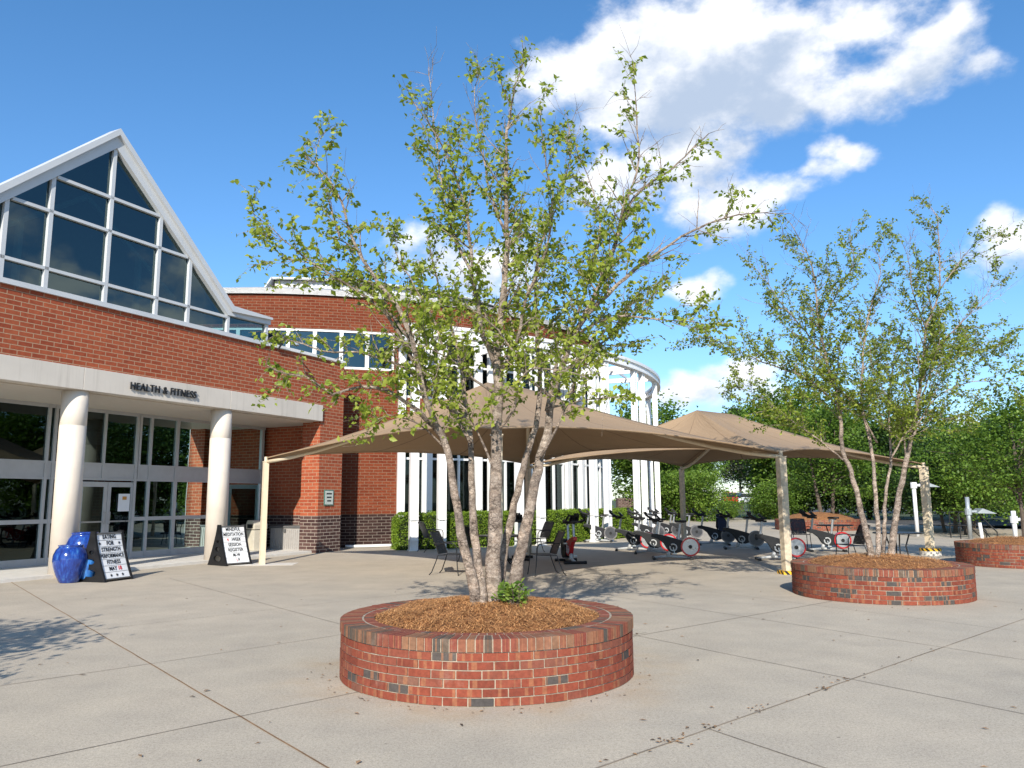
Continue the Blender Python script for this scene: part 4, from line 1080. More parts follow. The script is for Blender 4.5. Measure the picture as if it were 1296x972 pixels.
# right birch
limbs2 = [
 (LM([(1105, 712), (1092, 656), (1077, 597), (1066, 570), (1063, 514), (1047, 459), (1037, 412), (1028, 338), (1010, 300), (1000, 282)], (13.2, 13.0)), .066, .006, .40, .92, .85),
 (LM([(1112, 710), (1110, 656), (1103, 568), (1092, 520), (1090, 482), (1098, 404), (1114, 345), (1108, 310)], (13.1, 14.2)), .050, .006, .42, .92, .85),
 (LM([(1118, 710), (1121, 627), (1128, 580), (1125, 520), (1130, 460), (1140, 420)], (13.5, 14.6)), .046, .006, .45, .92, .9),
 (LM([(1127, 712), (1136, 638), (1147, 583), (1160, 520), (1168, 460), (1172, 416), (1188, 369), (1188, 310), (1186, 275), (1178, 262)], (13.3, 13.2)), .070, .006, .40, .92, .72),
 (LM([(1063, 514), (1035, 490), (1012, 475), (957, 455), (910, 432), (880, 424)], (13.1, 12.2)), .026, .003, .12, .92, .85),
 (LM([(1047, 459), (1020, 420), (990, 385), (965, 350), (945, 330)], (13.1, 13.8)), .023, .003, .1, .92, .88),
 (LM([(1077, 590), (1040, 560), (1000, 530), (960, 500), (930, 490)], (13.2, 12.4)), .020, .003, .2, .80, .92),
 (LM([(1150, 570), (1165, 530), (1192, 498), (1239, 482), (1284, 488)], (13.2, 12.4)), .026, .003, .15, .98, .88),
 (LM([(1168, 460), (1195, 430), (1225, 400), (1250, 370), (1262, 345)], (13.2, 13.8)), .020, .003, .1, .92, .6),
 (LM([(1172, 416), (1155, 370), (1150, 330), (1140, 300)], (13.2, 12.6)), .017, .003, .1, .80, .6),
 (LM([(1188, 369), (1215, 330), (1240, 305), (1262, 296)], (13.2, 12.8)), .015, .003, .1, .80, .7),
 (LM([(1037, 412), (1060, 370), (1080, 335), (1075, 300)], (13.0, 12.4)), .017, .003, .1, .88, .8),
 (LM([(1110, 560), (1080, 510), (1050, 490), (1020, 510)], (13.3, 12.5)), .020, .003, .2, .88, .95),
 (LM([(1128, 580), (1150, 545), (1190, 530), (1230, 535)], (13.3, 12.6)), .020, .003, .2, .88, .95),
 (LM([(1147, 583), (1140, 530), (1110, 480), (1100, 440)], (13.3, 12.6)), .020, .003, .2, .88, .95),
 (LM([(1160, 520), (1190, 450), (1230, 440), (1262, 450)], (13.3, 14.2)), .020, .003, .2, .98, .9),
]
birch((P2[0] + .1, P2[1], .56), limbs2, 8, 'multi-stemmed birch in the planter beside the striped post', leaf=.048, density=1.3, shoot_gap=.075)

# ------------------------------------------------------------------ background trees
def bg_mesh(seed, kind, H, Wd, lf, n_clump, per, leafsize, hbase=.25, trunk_r=.16):
    """crown points (local): clumps through a lobed volume"""
    g_ = np.random.default_rng(seed); cen = []; tone = []
    lobes = [(g_.uniform(-.5, .5) * Wd * .6, g_.uniform(-.5, .5) * Wd * .6, H * g_.uniform(hbase + .1, .88), g_.uniform(.22, .42) * Wd) for _ in range(9)]
    lobes.append((0, 0, H * .62, Wd * .45))
    tips = []
    for _ in range(n_clump):
        lx, ly, lz, lr = lobes[g_.integers(len(lobes))]
        v = g_.normal(size=3); v /= np.linalg.norm(v); rr = lr * g_.uniform(.55, 1.05)
        c = np.array([lx, ly, lz]) + v * rr * np.array([1, 1, .8])
        if kind == 'pine':
            zf = g_.uniform(.3, 1.0); rad = Wd * .5 * (1.05 - zf) ** .6 * g_.uniform(.3, 1); a = g_.uniform(0, 6.283)
            c = np.array([rad * math.cos(a), rad * math.sin(a), H * zf])
        c[2] = min(max(c[2], H * hbase), H)
        tips.append(c); spread = leafsize * g_.uniform(1.3, 2.6)
        cen.append(c + g_.normal(size=(per, 3)) * spread * np.array([1, 1, .6])); tone.append(np.full(per, g_.uniform(.2, .8)))
    return np.concatenate(cen), np.concatenate(tone), tips
PROTO = {}
def bg_tree(key, x, y, sc, rz, label, name='background_tree', group='trees beyond the plaza', zb=-.15, sz=1.0):
    if key not in PROTO:
        seed, kind, H, Wd, lf, nc, per, lsz, hb, trr, nst = PROTO_DEF[key]
        root = empty(name, (0, 0, 0), 0, 'x', 'tree', group)
        cen, tone, tips = bg_mesh(seed, kind, H, Wd, lf, nc, per, lsz, hb, trr)
        r_ = random.Random(seed); tb_ = MB()
        for st in range(nst):
            a = 6.283 * st / nst; b0 = Vector((.3 * (nst > 1) * math.cos(a), .3 * (nst > 1) * math.sin(a), 0)); lean = Vector((math.cos(a) * .8, math.sin(a) * .8, 0)) * (nst > 1) + Vector((.15, .1, 0))
            P = [b0 + lean * t * H * .12 + ZV * (H * .82 * t) for t in (0, .2, .4, .6, .8, 1)]
            tb_.tube(P, [trr * (1 - .85 * t) for t in (0, .2, .4, .6, .8, 1)], 8, jit=.08, r_=r_)
        for k in range(26):
            tp = Vector(tips[r_.randrange(len(tips))]); z0 = max(H * .15, min(tp.z * r_.uniform(.5, .8), H * .7))
            tb_.tube([Vector((.1, .05, z0)), Vector((tp.x * .5, tp.y * .5, (z0 + tp.z) / 2 + .1)), tp], [trr * .35, trr * .2, trr * .06], 5, caps=False)
        tb_.build('trunk', 'dark_bark', root); leaf_mesh('crown', cen, np.full(len(cen), lsz), lf, root, seed, droop=.1, aspect=.75, tone=tone, up_bias=.5)
        PROTO[key] = root; o = root; o['label'] = label; o['group'] = group
    else:
        o = copy_tree(PROTO[key], None, label); o['group'] = group
    o.location = (x, y, zb); o.scale = (sc, sc, sc * sz); o.rotation_euler = (0, 0, rz)
    return o
#           seed kind   H    W   leaf        clumps per leaf  base  trunk stems
PROTO_DEF = {'oak':  (31, 'b', 9.0, 8.0, 'broad_leaf', 420, 42, .26, .16, .22, 1),
             'dense': (32, 'b', 9.0, 7.0, 'dark_leaf', 420, 40, .26, .12, .2, 1),
             'bright': (33, 'b', 6.5, 6.5, 'broad_leaf', 330, 38, .17, .22, .13, 2),
             'young': (37, 'b', 5.2, 4.6, 'broad_leaf', 300, 36, .12, .40, .085, 1),
             'bush': (34, 'b', 3.4, 4.6, 'broad_leaf', 260, 36, .16, .06, .07, 4),
             'pine': (35, 'pine', 15.0, 8.0, 'pine_leaf', 480, 34, .30, .22, .24, 1),
             'crape': (36, 'b', 5.0, 5.4, 'dark_leaf', 330, 40, .15, .30, .09, 3)}
def bt(key, px, Y, sc, label, sz=1.0, name='background_tree', group='trees beyond the plaza', zb=-.15):
    p = atY(px, 640, Y); return bg_tree(key, p.x, Y, sc, rng.uniform(0, 6.28), label, name, group, zb, sz)
bt('oak', 838, 64, 1.08, 'green tree top showing between the white frame and the rear canopy')
bt('oak', 882, 104, 1.05, 'leafy tree standing left of the grey pine far behind the bikes')
bt('pine', 938, 112, .95, 'grey green pine over the distant parked cars', name='pine_tree')
bt('bush', 852, 57, 1.0, 'bright bush against the dark low wall', name='bush', group='bushes along the plaza edge')
bt('bush', 878, 55, 1.0, 'rounded light green bush behind the row of bikes', name='bush', group='bushes along the plaza edge')
bt('bush', 922, 58, .40, 'low arching bush just below the parked cars', name='bush', group='bushes along the plaza edge')
bt('bush', 968, 60, .50, 'small dark bush left of the shade-mottled canopy post', name='bush', group='bushes along the plaza edge')
bt('bush', 985, 57, .8, 'bush between the shade-mottled canopy post and the far planter', name='bush', group='bushes along the plaza edge')
bt('dense', 1000, 66, .98, 'dark dense tree right behind the shade-mottled canopy post', 1.0)
bt('oak', 1020, 60, 1.05, 'tall tree whose top rises through the right birch crown', 1.12)
bt('dense', 1058, 58, .95, 'dark tree above the far brick planter')
bt('oak', 1100, 62, .92, 'broad tree behind the stems of the right birch')
bt('dense', 1135, 56, .85, 'dark tree left of the white lamp pole')
bt('oak', 1175, 58, .80, 'mid green tree directly behind the white lamp pole')
bt('crape', 1202, 35.2, .88, 'small dark spreading tree with a short black trunk by the road', name='small_tree')
bt('crape', 1222, 38.5, .85, 'multi-stemmed dark tree behind the handrail', name='small_tree')
bt('dense', 1240, 56, .80, 'dark tree behind the angled grey lamp')
bt('bright', 1222, 33, .72, 'bright yellow green tree above the third lamp')
bt('dense', 1290, 62, .98, 'tall dark tree at the right edge of the photo', 1.0)
bt('oak', 1335, 48, .72, 'leafy tree past the right edge of the plaza')
bt('young', 1293, P3[1], .68, 'slender young tree with light foliage in the right edge planter', name='young_tree', zb=.5, sz=1.0)
bt('bright', 1046, P4[1], .85, 'young tree growing from the far low planter', name='young_tree', zb=.5)
bt('dense', 1010, 84, 1.0, 'dark tree in the back row left of the far planter')
bt('oak', 1150, 82, 1.0, 'green tree in the back row right of the birch')
for (x, y, s_, k_, lb) in ((33, 24, 1.0, 'oak', 'leafy tree mirrored in the entrance glass'), (36, 30, 1.0, 'dense', 'dark tree mirrored in the entrance glass'), (35, 17, 1.0, 'dense', 'dark tree off the right side of the plaza'), (38, 10, 1.0, 'oak', 'leafy tree off the right side of the plaza'), (28, 30, 1.05, 'dense', 'nearest dark tree mirrored in the entrance glass'), (30, 37, 1.05, 'oak', 'broad tree past the right edge near the road')):
    bg_tree(k_, x, y, s_, rng.uniform(0, 6), lb)
bg_tree('bright', -7.75, 4.0, .60, 1.0, 'young tree left of the camera that shades the slabs', name='young_tree')

# hedge round the hall, behind the frame posts
def hedge_arc(a0, a1, r, wd, h, label):
    root = world_root('boxwood_hedge', label, 'hedge', 'clipped hedges under the white frame')
    mb = MB(); n = max(4, int((a1 - a0) * r / .4))
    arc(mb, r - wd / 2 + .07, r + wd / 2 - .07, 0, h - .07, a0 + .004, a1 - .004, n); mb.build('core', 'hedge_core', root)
    g_ = np.random.default_rng(int(a0 * -1000)); L_ = (a1 - a0) * r; pts = []; N = int(L_ * 4200)
    th = g_.uniform(a0, a1, N); f = g_.random(N); rr = np.where(f < .45, r + wd / 2, np.where(f < .6, r - wd / 2, r + g_.uniform(-wd / 2, wd / 2, N)))
    z = np.where(f < .6, g_.uniform(.02, h, N), h); 
    k = max(1, int(N * .5 / L_)); th[:k] = a0; rr[:k] = r + g_.uniform(-wd / 2, wd / 2, k); z[:k] = g_.uniform(.02, h, k)
    bump = .03 * np.sin(th * 190) + .02 * np.sin(th * 70 + z * 9)
    rr = rr + bump * np.where(f < .6, 1, .2) + g_.normal(size=N) * .022; z = z + bump * np.where(f < .6, .2, 1) + g_.normal(size=N) * .022
    edge = np.minimum(1, np.minimum(th - a0, a1 - th) * r / .18); z = z * (1 - .12 * (1 - np.clip(edge, 0, 1)))
    cen = np.stack([DC.x + rr * np.cos(th), DC.y + rr * np.sin(th), np.maximum(z, .01)], 1)
    leaf_mesh('foliage', cen, np.full(N, .052), 'hedge_leaf', root, 5, droop=.0, aspect=.8, up_bias=.2)
RH = 16.35
h0 = dpx(500, 690, RH)[0]; hs = [h0, dpx(563, 690, RH)[0], dpx(691, 685, RH)[0], dpx(779, 680, RH)[0], R(-22)]
hl = ['bright clipped hedge end beside the drain pipe', 'clipped hedge behind the birch stems and patio table', 'clipped hedge behind the red spin bike at centre', 'far end of the clipped hedge behind the cluster of bikes']
for a0, a1, lb in zip(hs, hs[1:], hl): hedge_arc(a0, a1 - .004, RH, .9, 1.12, lb)

# low dark wall right of the hall
lw = MB(); p0, p1 = gnd(790, 660), gnd(860, 659)
dv = (p1 - p0).normalized(); lw.obox(Vector((p0.x, 58, -.15)), Vector((7.0, 3, 0)), Vector((-.1, .4, 0)), ZV * 1.75)
tag(lw.build('garden_wall', 'umber_brick'), 'low dark brick wall beyond the last white post', 'wall')

# ------------------------------------------------------------------ shade canopies
def post_canopy(parent, x, y, h, mat_='post_cream', wd=.125, rot_=.6, collar=None, pad=None):
    mb = MB(); z0 = .0 if not collar else .16 if collar == 'foot' else .0
    mb.box(x, y, z0, wd, wd, h - .10 - z0, rot_); mb.box(x, y, h - .105, wd + .02, wd + .02, .02, rot_); mb.tube([(x, y, h - .1), (x, y, h + .03)], .045, 10)
    p = mb.build('post', mat_, parent)
    if collar:
        c_ = MB()
        if collar == 'foot':
            c_.lathe([(0, 0), (.27, 0), (.27, .125), (0, .125)], 24, (x, y)); c_.build('footing', 'pad_concrete', p)
            c_ = MB(); c_.lathe([(0, .127), (.275, .127), (.275, .20), (0, .20)], 24, (x, y)); c_.build('hazard_collar', 'hazard_tape', p)
        else:
            c_.box(x, y, 0, .30, .30, .075, .15); c_.build('hazard_collar', 'hazard_tape', p)
            c_ = MB(); c_.box(x, y, .076, .15, .15, .16, rot_); c_.build('base_sleeve', 'galvanized', p)
    return p
def canopy(name, label, corners, r0, r1, order, zr):
    """corners: four (x,y,z) in order; order: ridge end index per corner"""
    root = world_root(name, label, 'canopy', 'brown fabric shade canopies')
    cs = [Vector(c) for c in corners]; rg = [Vector(r0), Vector(r1)]
    cen = sum(cs, Vector()) / 4
    fb = MB(); N, K = 18, 9
    for i in range(4):
        a, b = cs[i], cs[(i + 1) % 4]; ra, rb = rg[order[i]], rg[order[(i + 1) % 4]]
        L = (b - a).length; inn = (cen - (a + b) / 2); inn.z = 0; inn.normalize()
        grid = []; hem = []
        for j in range(N + 1):
            t = j / N; q = 4 * t * (1 - t)
            e = a.lerp(b, t) + inn * (.075 * L * q) + ZV * (.030 * L * q)
            hem.append(e.copy()); top = ra.lerp(rb, t); row = []
            for k in range(K + 1):
                v = k / K; p = e.lerp(top, v); p = p - ZV * (.26 * 4 * v * (1 - v) * (.45 + .55 * q)); row.append((p, (t * L, v * (top - e).length)))
            grid.append(row)
        hm_ = MB(); hm_.tube(hem, .016, 6); hm_.build('hem', 'shade_fabric', root)
        for j in range(N):
            for k in range(K):
                A, B, Cc, D = grid[j][k], grid[j + 1][k], grid[j + 1][k + 1], grid[j][k + 1]
                P_ = [A[0], B[0], Cc[0], D[0]]; U_ = [A[1], B[1], Cc[1], D[1]]
                if (Cc[0] - D[0]).length < 1e-6: P_, U_ = P_[:3], U_[:3]
                fb.face(P_, U_)
    o = fb.build('fabric', 'shade_fabric', root, smooth=True)
    bm = bmesh.new(); bm.from_mesh(o.data); bmesh.ops.remove_doubles(bm, verts=bm.verts, dist=1e-4); bmesh.ops.recalc_face_normals(bm, faces=bm.faces); bm.to_mesh(o.data); bm.free()
    md = o.modifiers.new('thickness', 'SOLIDIFY'); md.thickness = .006
    for i in range(4):
        rf_ = MB(); a = cs[i]; t_ = rg[order[i]]; pts = []
        for k in range(9):
            v = k / 8; p = a.lerp(t_, v) - ZV * (.26 * 4 * v * (1 - v) * .45 + .10 + .07 * min(1, v * 6)); pts.append(p)
        rf_.tube(pts, .045, 8); rf_.build('rafter', 'post_cream', root, smooth=True)
    rb_ = MB(); rb_.tube([rg[0] - ZV * .15, rg[1] - ZV * .15], .045, 8); rb_.build('ridge_beam', 'post_cream', root)
    return root
pL = gnd(331.5, 714.5); pB = gnd(996.5, 726.5); pC = gnd(1178, 703)
pM = atY(629, 700, 11.8); pA = atY(668.5, 610, 22.8); pD = atY(863.5, 620, 25.9)
kL = (pL.x, pL.y, 2.68); kM = (pM.x, pM.y, 2.66); kB = (pB.x, pB.y, 2.56); kA = (pA.x, pA.y, 2.60); kC = (pC.x, pC.y, 2.50); kD = (pD.x, pD.y, 2.64)
e1 = atY(617, 484, 17.6); e2 = atY(668, 489, 18.7); e2.z = e1.z
cn1 = canopy('shade_canopy', 'large brown fabric canopy behind the main birch', [kL, kM, kB, kA], e1, e2, [0, 0, 1, 1], 0)
post_canopy(cn1, pL.x, pL.y, 2.68); post_canopy(cn1, pM.x, pM.y, 2.66); post_canopy(cn1, pA.x, pA.y, 2.60, 'post_shade_mottled'); post_canopy(cn1, pB.x, pB.y, 2.56, 'post_shade_mottled', .16, .25, 'plate')
f1 = atY(882, 519, 21.3); f2 = atY(929, 524, 22.5); f2.z = f1.z
cn2 = canopy('shade_canopy', 'second brown canopy over the bikes, partly behind the right birch', [kA, kB, kC, kD], f1, f2, [0, 0, 1, 1], 0)
post_canopy(cn2, pC.x, pC.y, 2.50, 'post_cream', .17, .5, 'foot'); post_canopy(cn2, pD.x, pD.y, 2.64, 'post_shade_mottled')
mb = MB(); mb.obox(Vector((pL.x - .75, pL.y - .35, -.05)), Vector((1.6, .1, 0)), Vector((-.05, .75, 0)), ZV * .055)
tag(mb.build('post_pad', 'pad_concrete'), kind='structure')

# ------------------------------------------------------------------ spin bikes
def build_bike(name, body_m, label, rim_m='bike_red', disc='bike_silver', group='exercise bikes under the canopies'):
    root = empty(name, (0, 0, 0), 0, label, 'exercise bike', group)
    b = MB(); prof = [(.53, .66), (.40, .665), (.10, .60), (-.18, .52), (-.46, .425), (-.54, .37), (-.55, .31), (-.50, .25), (-.30, .22), (-.14, .17), (-.04, .165), (.07, .20), (.14, .28), (.22, .42), (.36, .53), (.53, .575)]
    b.poly_prism([(x, -.05, z) for x, z in prof], (0, .10, 0)); b.build('body', body_m, root, bevel=.012)
    for sg in (-1, 1):
        rb = MB(); pts = [(-.03 + .085 * math.cos(a), sg * .058, .315 + .085 * math.sin(a)) for a in np.linspace(.9, 6.7, 22)]
        rb.tube(pts, .020, 6)
        rb.build('chain_ring', 'bike_white', root)
    fw = MB(); fc = (-.47, .33)
    def disc_(mb, r0, r1, y0, y1, n=32):
        for k in range(n):
            a, c = 6.2832 * k / n, 6.2832 * (k + 1) / n
            p = lambda an, r, y: (fc[0] + r * math.cos(an), y, fc[1] + r * math.sin(an))
            for y, fl in ((y0, 0), (y1, 1)):
                q = [p(a, r0, y), p(c, r0, y), p(c, r1, y), p(a, r1, y)]; mb.face(q if not fl else q[::-1])
            mb.face([p(a, r1, y0), p(c, r1, y0), p(c, r1, y1), p(a, r1, y1)])
    disc_(fw, 0.0, .205, -.075, -.060); disc_(fw, 0.0, .205, .060, .075); fwo = fw.build('flywheel', disc, root)
    rm_ = MB(); disc_(rm_, .203, .245, -.080, .080); rm_.build('rim', rim_m, fwo)
    hb_ = MB(); disc_(hb_, 0, .05, -.095, .095, 14); hb_.build('hub', 'black_plastic', fwo)
    ba = MB(); ba.tube([(.46, 0, .05), (.10, 0, .09), (-.46, 0, .05)], .035, 8); ba.tube([(.12, 0, .07), (.05, 0, .24)], [.06, .045], 8)
    ba.tube([(-.42, 0, .06), (-.47, .0, .31)], .022, 6); ba.build('base_frame', 'bike_white', root, smooth=True)
    for x in (.48, -.48):
        f_ = MB(); f_.tube([(x, -.27, .035), (x, .27, .035)], .035, 8); f_.tube([(x, -.29, .03), (x, -.22, .03)], .046, 8); f_.tube([(x, .22, .03), (x, .29, .03)], .046, 8); f_.build('stabilizer', 'black_plastic', root)
    h = MB(); h.tube([(.40, 0, .60), (.34, 0, .98)], .033, 8); h.build('handlebar_post', 'bike_silver', root)
    hb = MB(); hb.tube([(.22, 0, .985), (.50, 0, 1.0)], .028, 6)
    hb.tube([(.28, -.23, 1.06), (.40, -.22, 1.03), (.44, -.10, 1.02), (.44, .10, 1.02), (.40, .22, 1.03), (.28, .23, 1.06)], .028, 6)
    for sg in (-1, 1):
        hb.tube([(.42, sg * .22, 1.03), (.56, sg * .23, 1.08), (.66, sg * .21, 1.16), (.64, sg * .16, 1.20)], .027, 6)
        hb.tube([(.43, sg * .07, 1.02), (.58, sg * .06, 1.10), (.68, sg * .05, 1.19), (.66, sg * .03, 1.23)], .026, 6)
    hb.tube([(.68, -.05, 1.19), (.70, 0, 1.22), (.68, .05, 1.19)], .018, 6)
    hb.obox((.30, -.09, 1.03), (.13, 0, .12), (0, .18, 0), (-.03, 0, .04)); hb.obox((.46, -.11, 1.00), (.16, 0, .03), (0, .22, 0), (0, 0, .03)); hb.build('handlebar', 'black_plastic', root)
    s_ = MB(); s_.tube([(-.17, 0, .50), (-.235, 0, .93)], .033, 8); s_.tube([(-.34, 0, .935), (-.12, 0, .935)], .024, 6); s_.build('seat_post', 'bike_silver', root)
    st = MB(); out = [(.0, .02), (-.08, .035), (-.16, .08), (-.26, .115), (-.31, .09), (-.32, 0)]
    st.poly_prism([(-.09 + x, y, .96) for x, y in out] + [(-.09 + x, -y, .96) for x, y in reversed(out[:-1])], (0, 0, .055)); st.build('seat', 'black_plastic', root, bevel=.015)
    for sg, up_ in ((1, -1), (-1, 1)):
        c_ = MB(); c_.tube([(-.03, sg * .075, .315), (-.03 + .03 * up_, sg * .085, .315 + .16 * up_)], .014, 6); c_.box(-.03 + .03 * up_, sg * .13, .305 + .16 * up_, .10, .09, .03); c_.build('pedal', 'galvanized', root)
    return root
bk0 = build_bike('spin_bike', 'bike_body', 'black spin bike with red flywheel rim in full view at centre right')
bk1 = build_bike('spin_bike', 'bike_body', 'spin bike alone beside the hedge and a white post', 'dark_rim', 'dark_disc')
rd0 = build_bike('upright_bike', 'bike_red', 'red framed bike seen end on in front of the hedge', 'black_plastic', 'black_plastic')
def place(o, px, py, rz):
    p = gnd(px, py); o.location = (p.x, p.y, 0); o.rotation_euler = (0, 0, R(rz))
place(bk0, 851, 708, 172)
for (px, py, rz, lb) in [
  (826, 701, 170, 'spin bike half hidden behind the fully visible one'),
  (801, 697, 168, 'spin bike left of the overlapping pair by the white posts'),
  (866, 684, 176, 'dark wheeled spin bike behind the overlapping pair'),
  (843, 681, 160, 'spin bike whose handlebars show before the last white post'),
  (818, 684, 165, 'spin bike hidden at the back of the cluster near the hedge'),
  (904, 690, 170, 'spin bike carrying a dark jacket'),
  (938, 695, 168, 'spin bike right of the one with the jacket'),
  (984, 709, 172, 'spin bike behind the striped canopy post'),
  (1046, 698, 174, 'spin bike beside the perforated cafe chairs')]:
    place(copy_tree(bk1 if any(k in lb for k in ('dark wheeled', 'last white', 'hidden at', 'jacket')) else bk0, None, lb), px, py, rz)
place(bk1, 757, 686, 172)
place(rd0, 722, 712, -80)
place(copy_tree(rd0, None, 'red framed bike glimpsed between the birch stems'), 659, 708, -96)
p = gnd(904, 690); jk = MB(); r_ = random.Random(2)
q0 = Vector((p.x + .27, p.y, 0))
for sg in (-1, 1):
    jk.poly_prism([q0 + Vector((.20, sg * .13, .50)), q0 + Vector((.24, sg * .14, .62)), q0 + Vector((.06, sg * .07, 1.0)), q0 + Vector((-.14, sg * .07, 1.01)), q0 + Vector((-.16, sg * .14, .62)), q0 + Vector((-.10, sg * .15, .48)), q0 + Vector((.06, sg * .16, .45))], (0, -sg * .03, 0))
jk.poly_prism([q0 + Vector((.07, -.10, 1.0)), q0 + Vector((.05, .10, 1.0)), q0 + Vector((-.15, .10, 1.02)), q0 + Vector((-.15, -.10, 1.02))], (0, 0, .04))
tag(jk.build('jacket', 'jacket', bevel=.02), 'dark navy jacket draped over a bike seat', 'jacket')

# ------------------------------------------------------------------ patio furniture
def chair(name, label, mesh='steel_mesh', group='black metal patio chairs'):
    root = empty(name, (0, 0, 0), 0, label, 'chair', group)
    s_ = MB(); s_.face([(-.22, -.22, .42), (.23, -.24, .44), (.23, .24, .44), (-.22, .22, .42)], [(0, 0), (.5, 0), (.5, .5), (0, .5)]); o = s_.build('seat', mesh, root); o.modifiers.new('t', 'SOLIDIFY').thickness = .012
    b_ = MB(); N = 6
    for k in range(N):
        z0, z1 = .44 + .46 * k / N, .44 + .46 * (k + 1) / N; x0, x1 = -.22 - .20 * (k / N) ** 1.2, -.22 - .20 * ((k + 1) / N) ** 1.2
        b_.face([(x0, -.21, z0), (x0, .21, z0), (x1, .21, z1), (x1, -.21, z1)], [(0, z0), (.45, z0), (.45, z1), (0, z1)])
    o = b_.build('backrest', mesh, root); o.modifiers.new('t', 'SOLIDIFY').thickness = .012
    f = MB(); bt_ = [(-.22 - .20 * (k / N) ** 1.2, .44 + .46 * k / N) for k in range(N + 1)]
    f.tube([(x, -.22, z) for x, z in bt_] + [(-.43, 0, .92)] + [(x, .22, z) for x, z in reversed(bt_)], .012, 6)
    f.tube([(-.22, -.23, .42), (.23, -.25, .44), (.23, .25, .44), (-.22, .23, .42)], .012, 6); f.build('frame', 'black_steel', root)
    for sg in (-1, 1):
        a = MB(); a.tube([(-.30, sg * .24, .66), (.0, sg * .28, .68), (.18, sg * .28, .66), (.22, sg * .26, .58), (.22, sg * .25, .44)], .013, 6); a.build('armrest', 'black_steel', root)
        l = MB(); l.tube([(.22, sg * .25, .45), (.24, sg * .26, .2), (.27, sg * .27, .0)], .012, 6); l.build('leg', 'black_steel', root)
        l = MB(); l.tube([(-.22, sg * .23, .43), (-.27, sg * .24, .28), (-.36, sg * .26, .06), (-.42, sg * .26, .0)], .012, 6); l.build('leg', 'black_steel', root)
    return root
ch0 = chair('patio_chair', 'black mesh chair left of the birch stems facing right')
place(ch0, 572, 727, -20)
for px, py, rz, lb in [(688, 728, 195, 'black mesh chair right of the birch stems facing left'), (548, 698, 30, 'mesh chair standing in front of the left hedge'), (600, 712, -60, 'mesh chair seen through the gap between the left two birch stems'),
                       (682, 700, 215, 'mesh chair with arms showing beside the white post behind the right birch stem')]:
    place(copy_tree(ch0, None, lb), px, py, rz)
def round_table(name, label, Rr, h, group):
    root = empty(name, (0, 0, 0), 0, label, 'table', group)
    t_ = MB(); t_.lathe([(0, h - .02), (Rr, h - .02), (Rr, h + .01), (0, h + .01)], 32); t_.build('tabletop', 'black_steel', root)
    for k in range(4):
        a = math.pi / 4 + k * math.pi / 2; c, s_ = math.cos(a), math.sin(a); l = MB()
        l.tube([(c * .5 * Rr, s_ * .5 * Rr, h - .02), (c * .18, s_ * .18, h * .55), (c * .22, s_ * .22, h * .25), (c * Rr * .75, s_ * Rr * .75, 0)], .018, 6); l.build('leg', 'black_steel', root)
    return root
tb0 = round_table('patio_table', 'round black patio table behind the birch stems', .55, .72, 'round black tables'); place(tb0, 634, 716, 10)
for px, py, rz, lb in [(1058, 694, 0, 'round black table beyond the last spin bike'), (1138, 712, 30, 'round black table behind the right planter')]:
    place(copy_tree(tb0, None, lb), px, py, rz)
cc = chair('cafe_chair', 'perforated black chair against the right planter rim', group='perforated cafe chairs'); place(cc, 1078, 712, 190)
place(copy_tree(cc, None, 'perforated black chair just right of the shade-mottled canopy post'), 1014, 694, -100)

# ------------------------------------------------------------------ pots, sign boards, bin, deck box
def pot(px, py, Rr, H, mat_, label):
    p = atY(px, 735, py); mb = MB()
    prof = [(0, 0), (.52, 0), (.57, .02), (.76, .20), (.94, .43), (1.0, .60), (.97, .74), (.84, .88), (.70, .94), (.70, .97), (.74, .985), (.72, 1.0), (.64, 1.0), (.60, .96), (.62, .90), (.2, .86), (0, .86)]
    mb.lathe([(Rr * a, H * z) for a, z in prof], 40)
    o = mb.build('glazed_pot', mat_, loc=(p.x, p.y, 0), smooth=True); tag(o, label, 'pot', 'blue glazed pots')
pot(87, 15.95, .32, .74, 'blue_glaze', 'front dark blue glazed pot beside the cream column')
pot(103, 16.9, .36, .95, 'blue_glaze', 'largest blue glazed pot at the back of the three')
pot(110, 16.15, .17, .52, 'light_blue_glaze', 'small light blue pot partly hidden by the sign board')

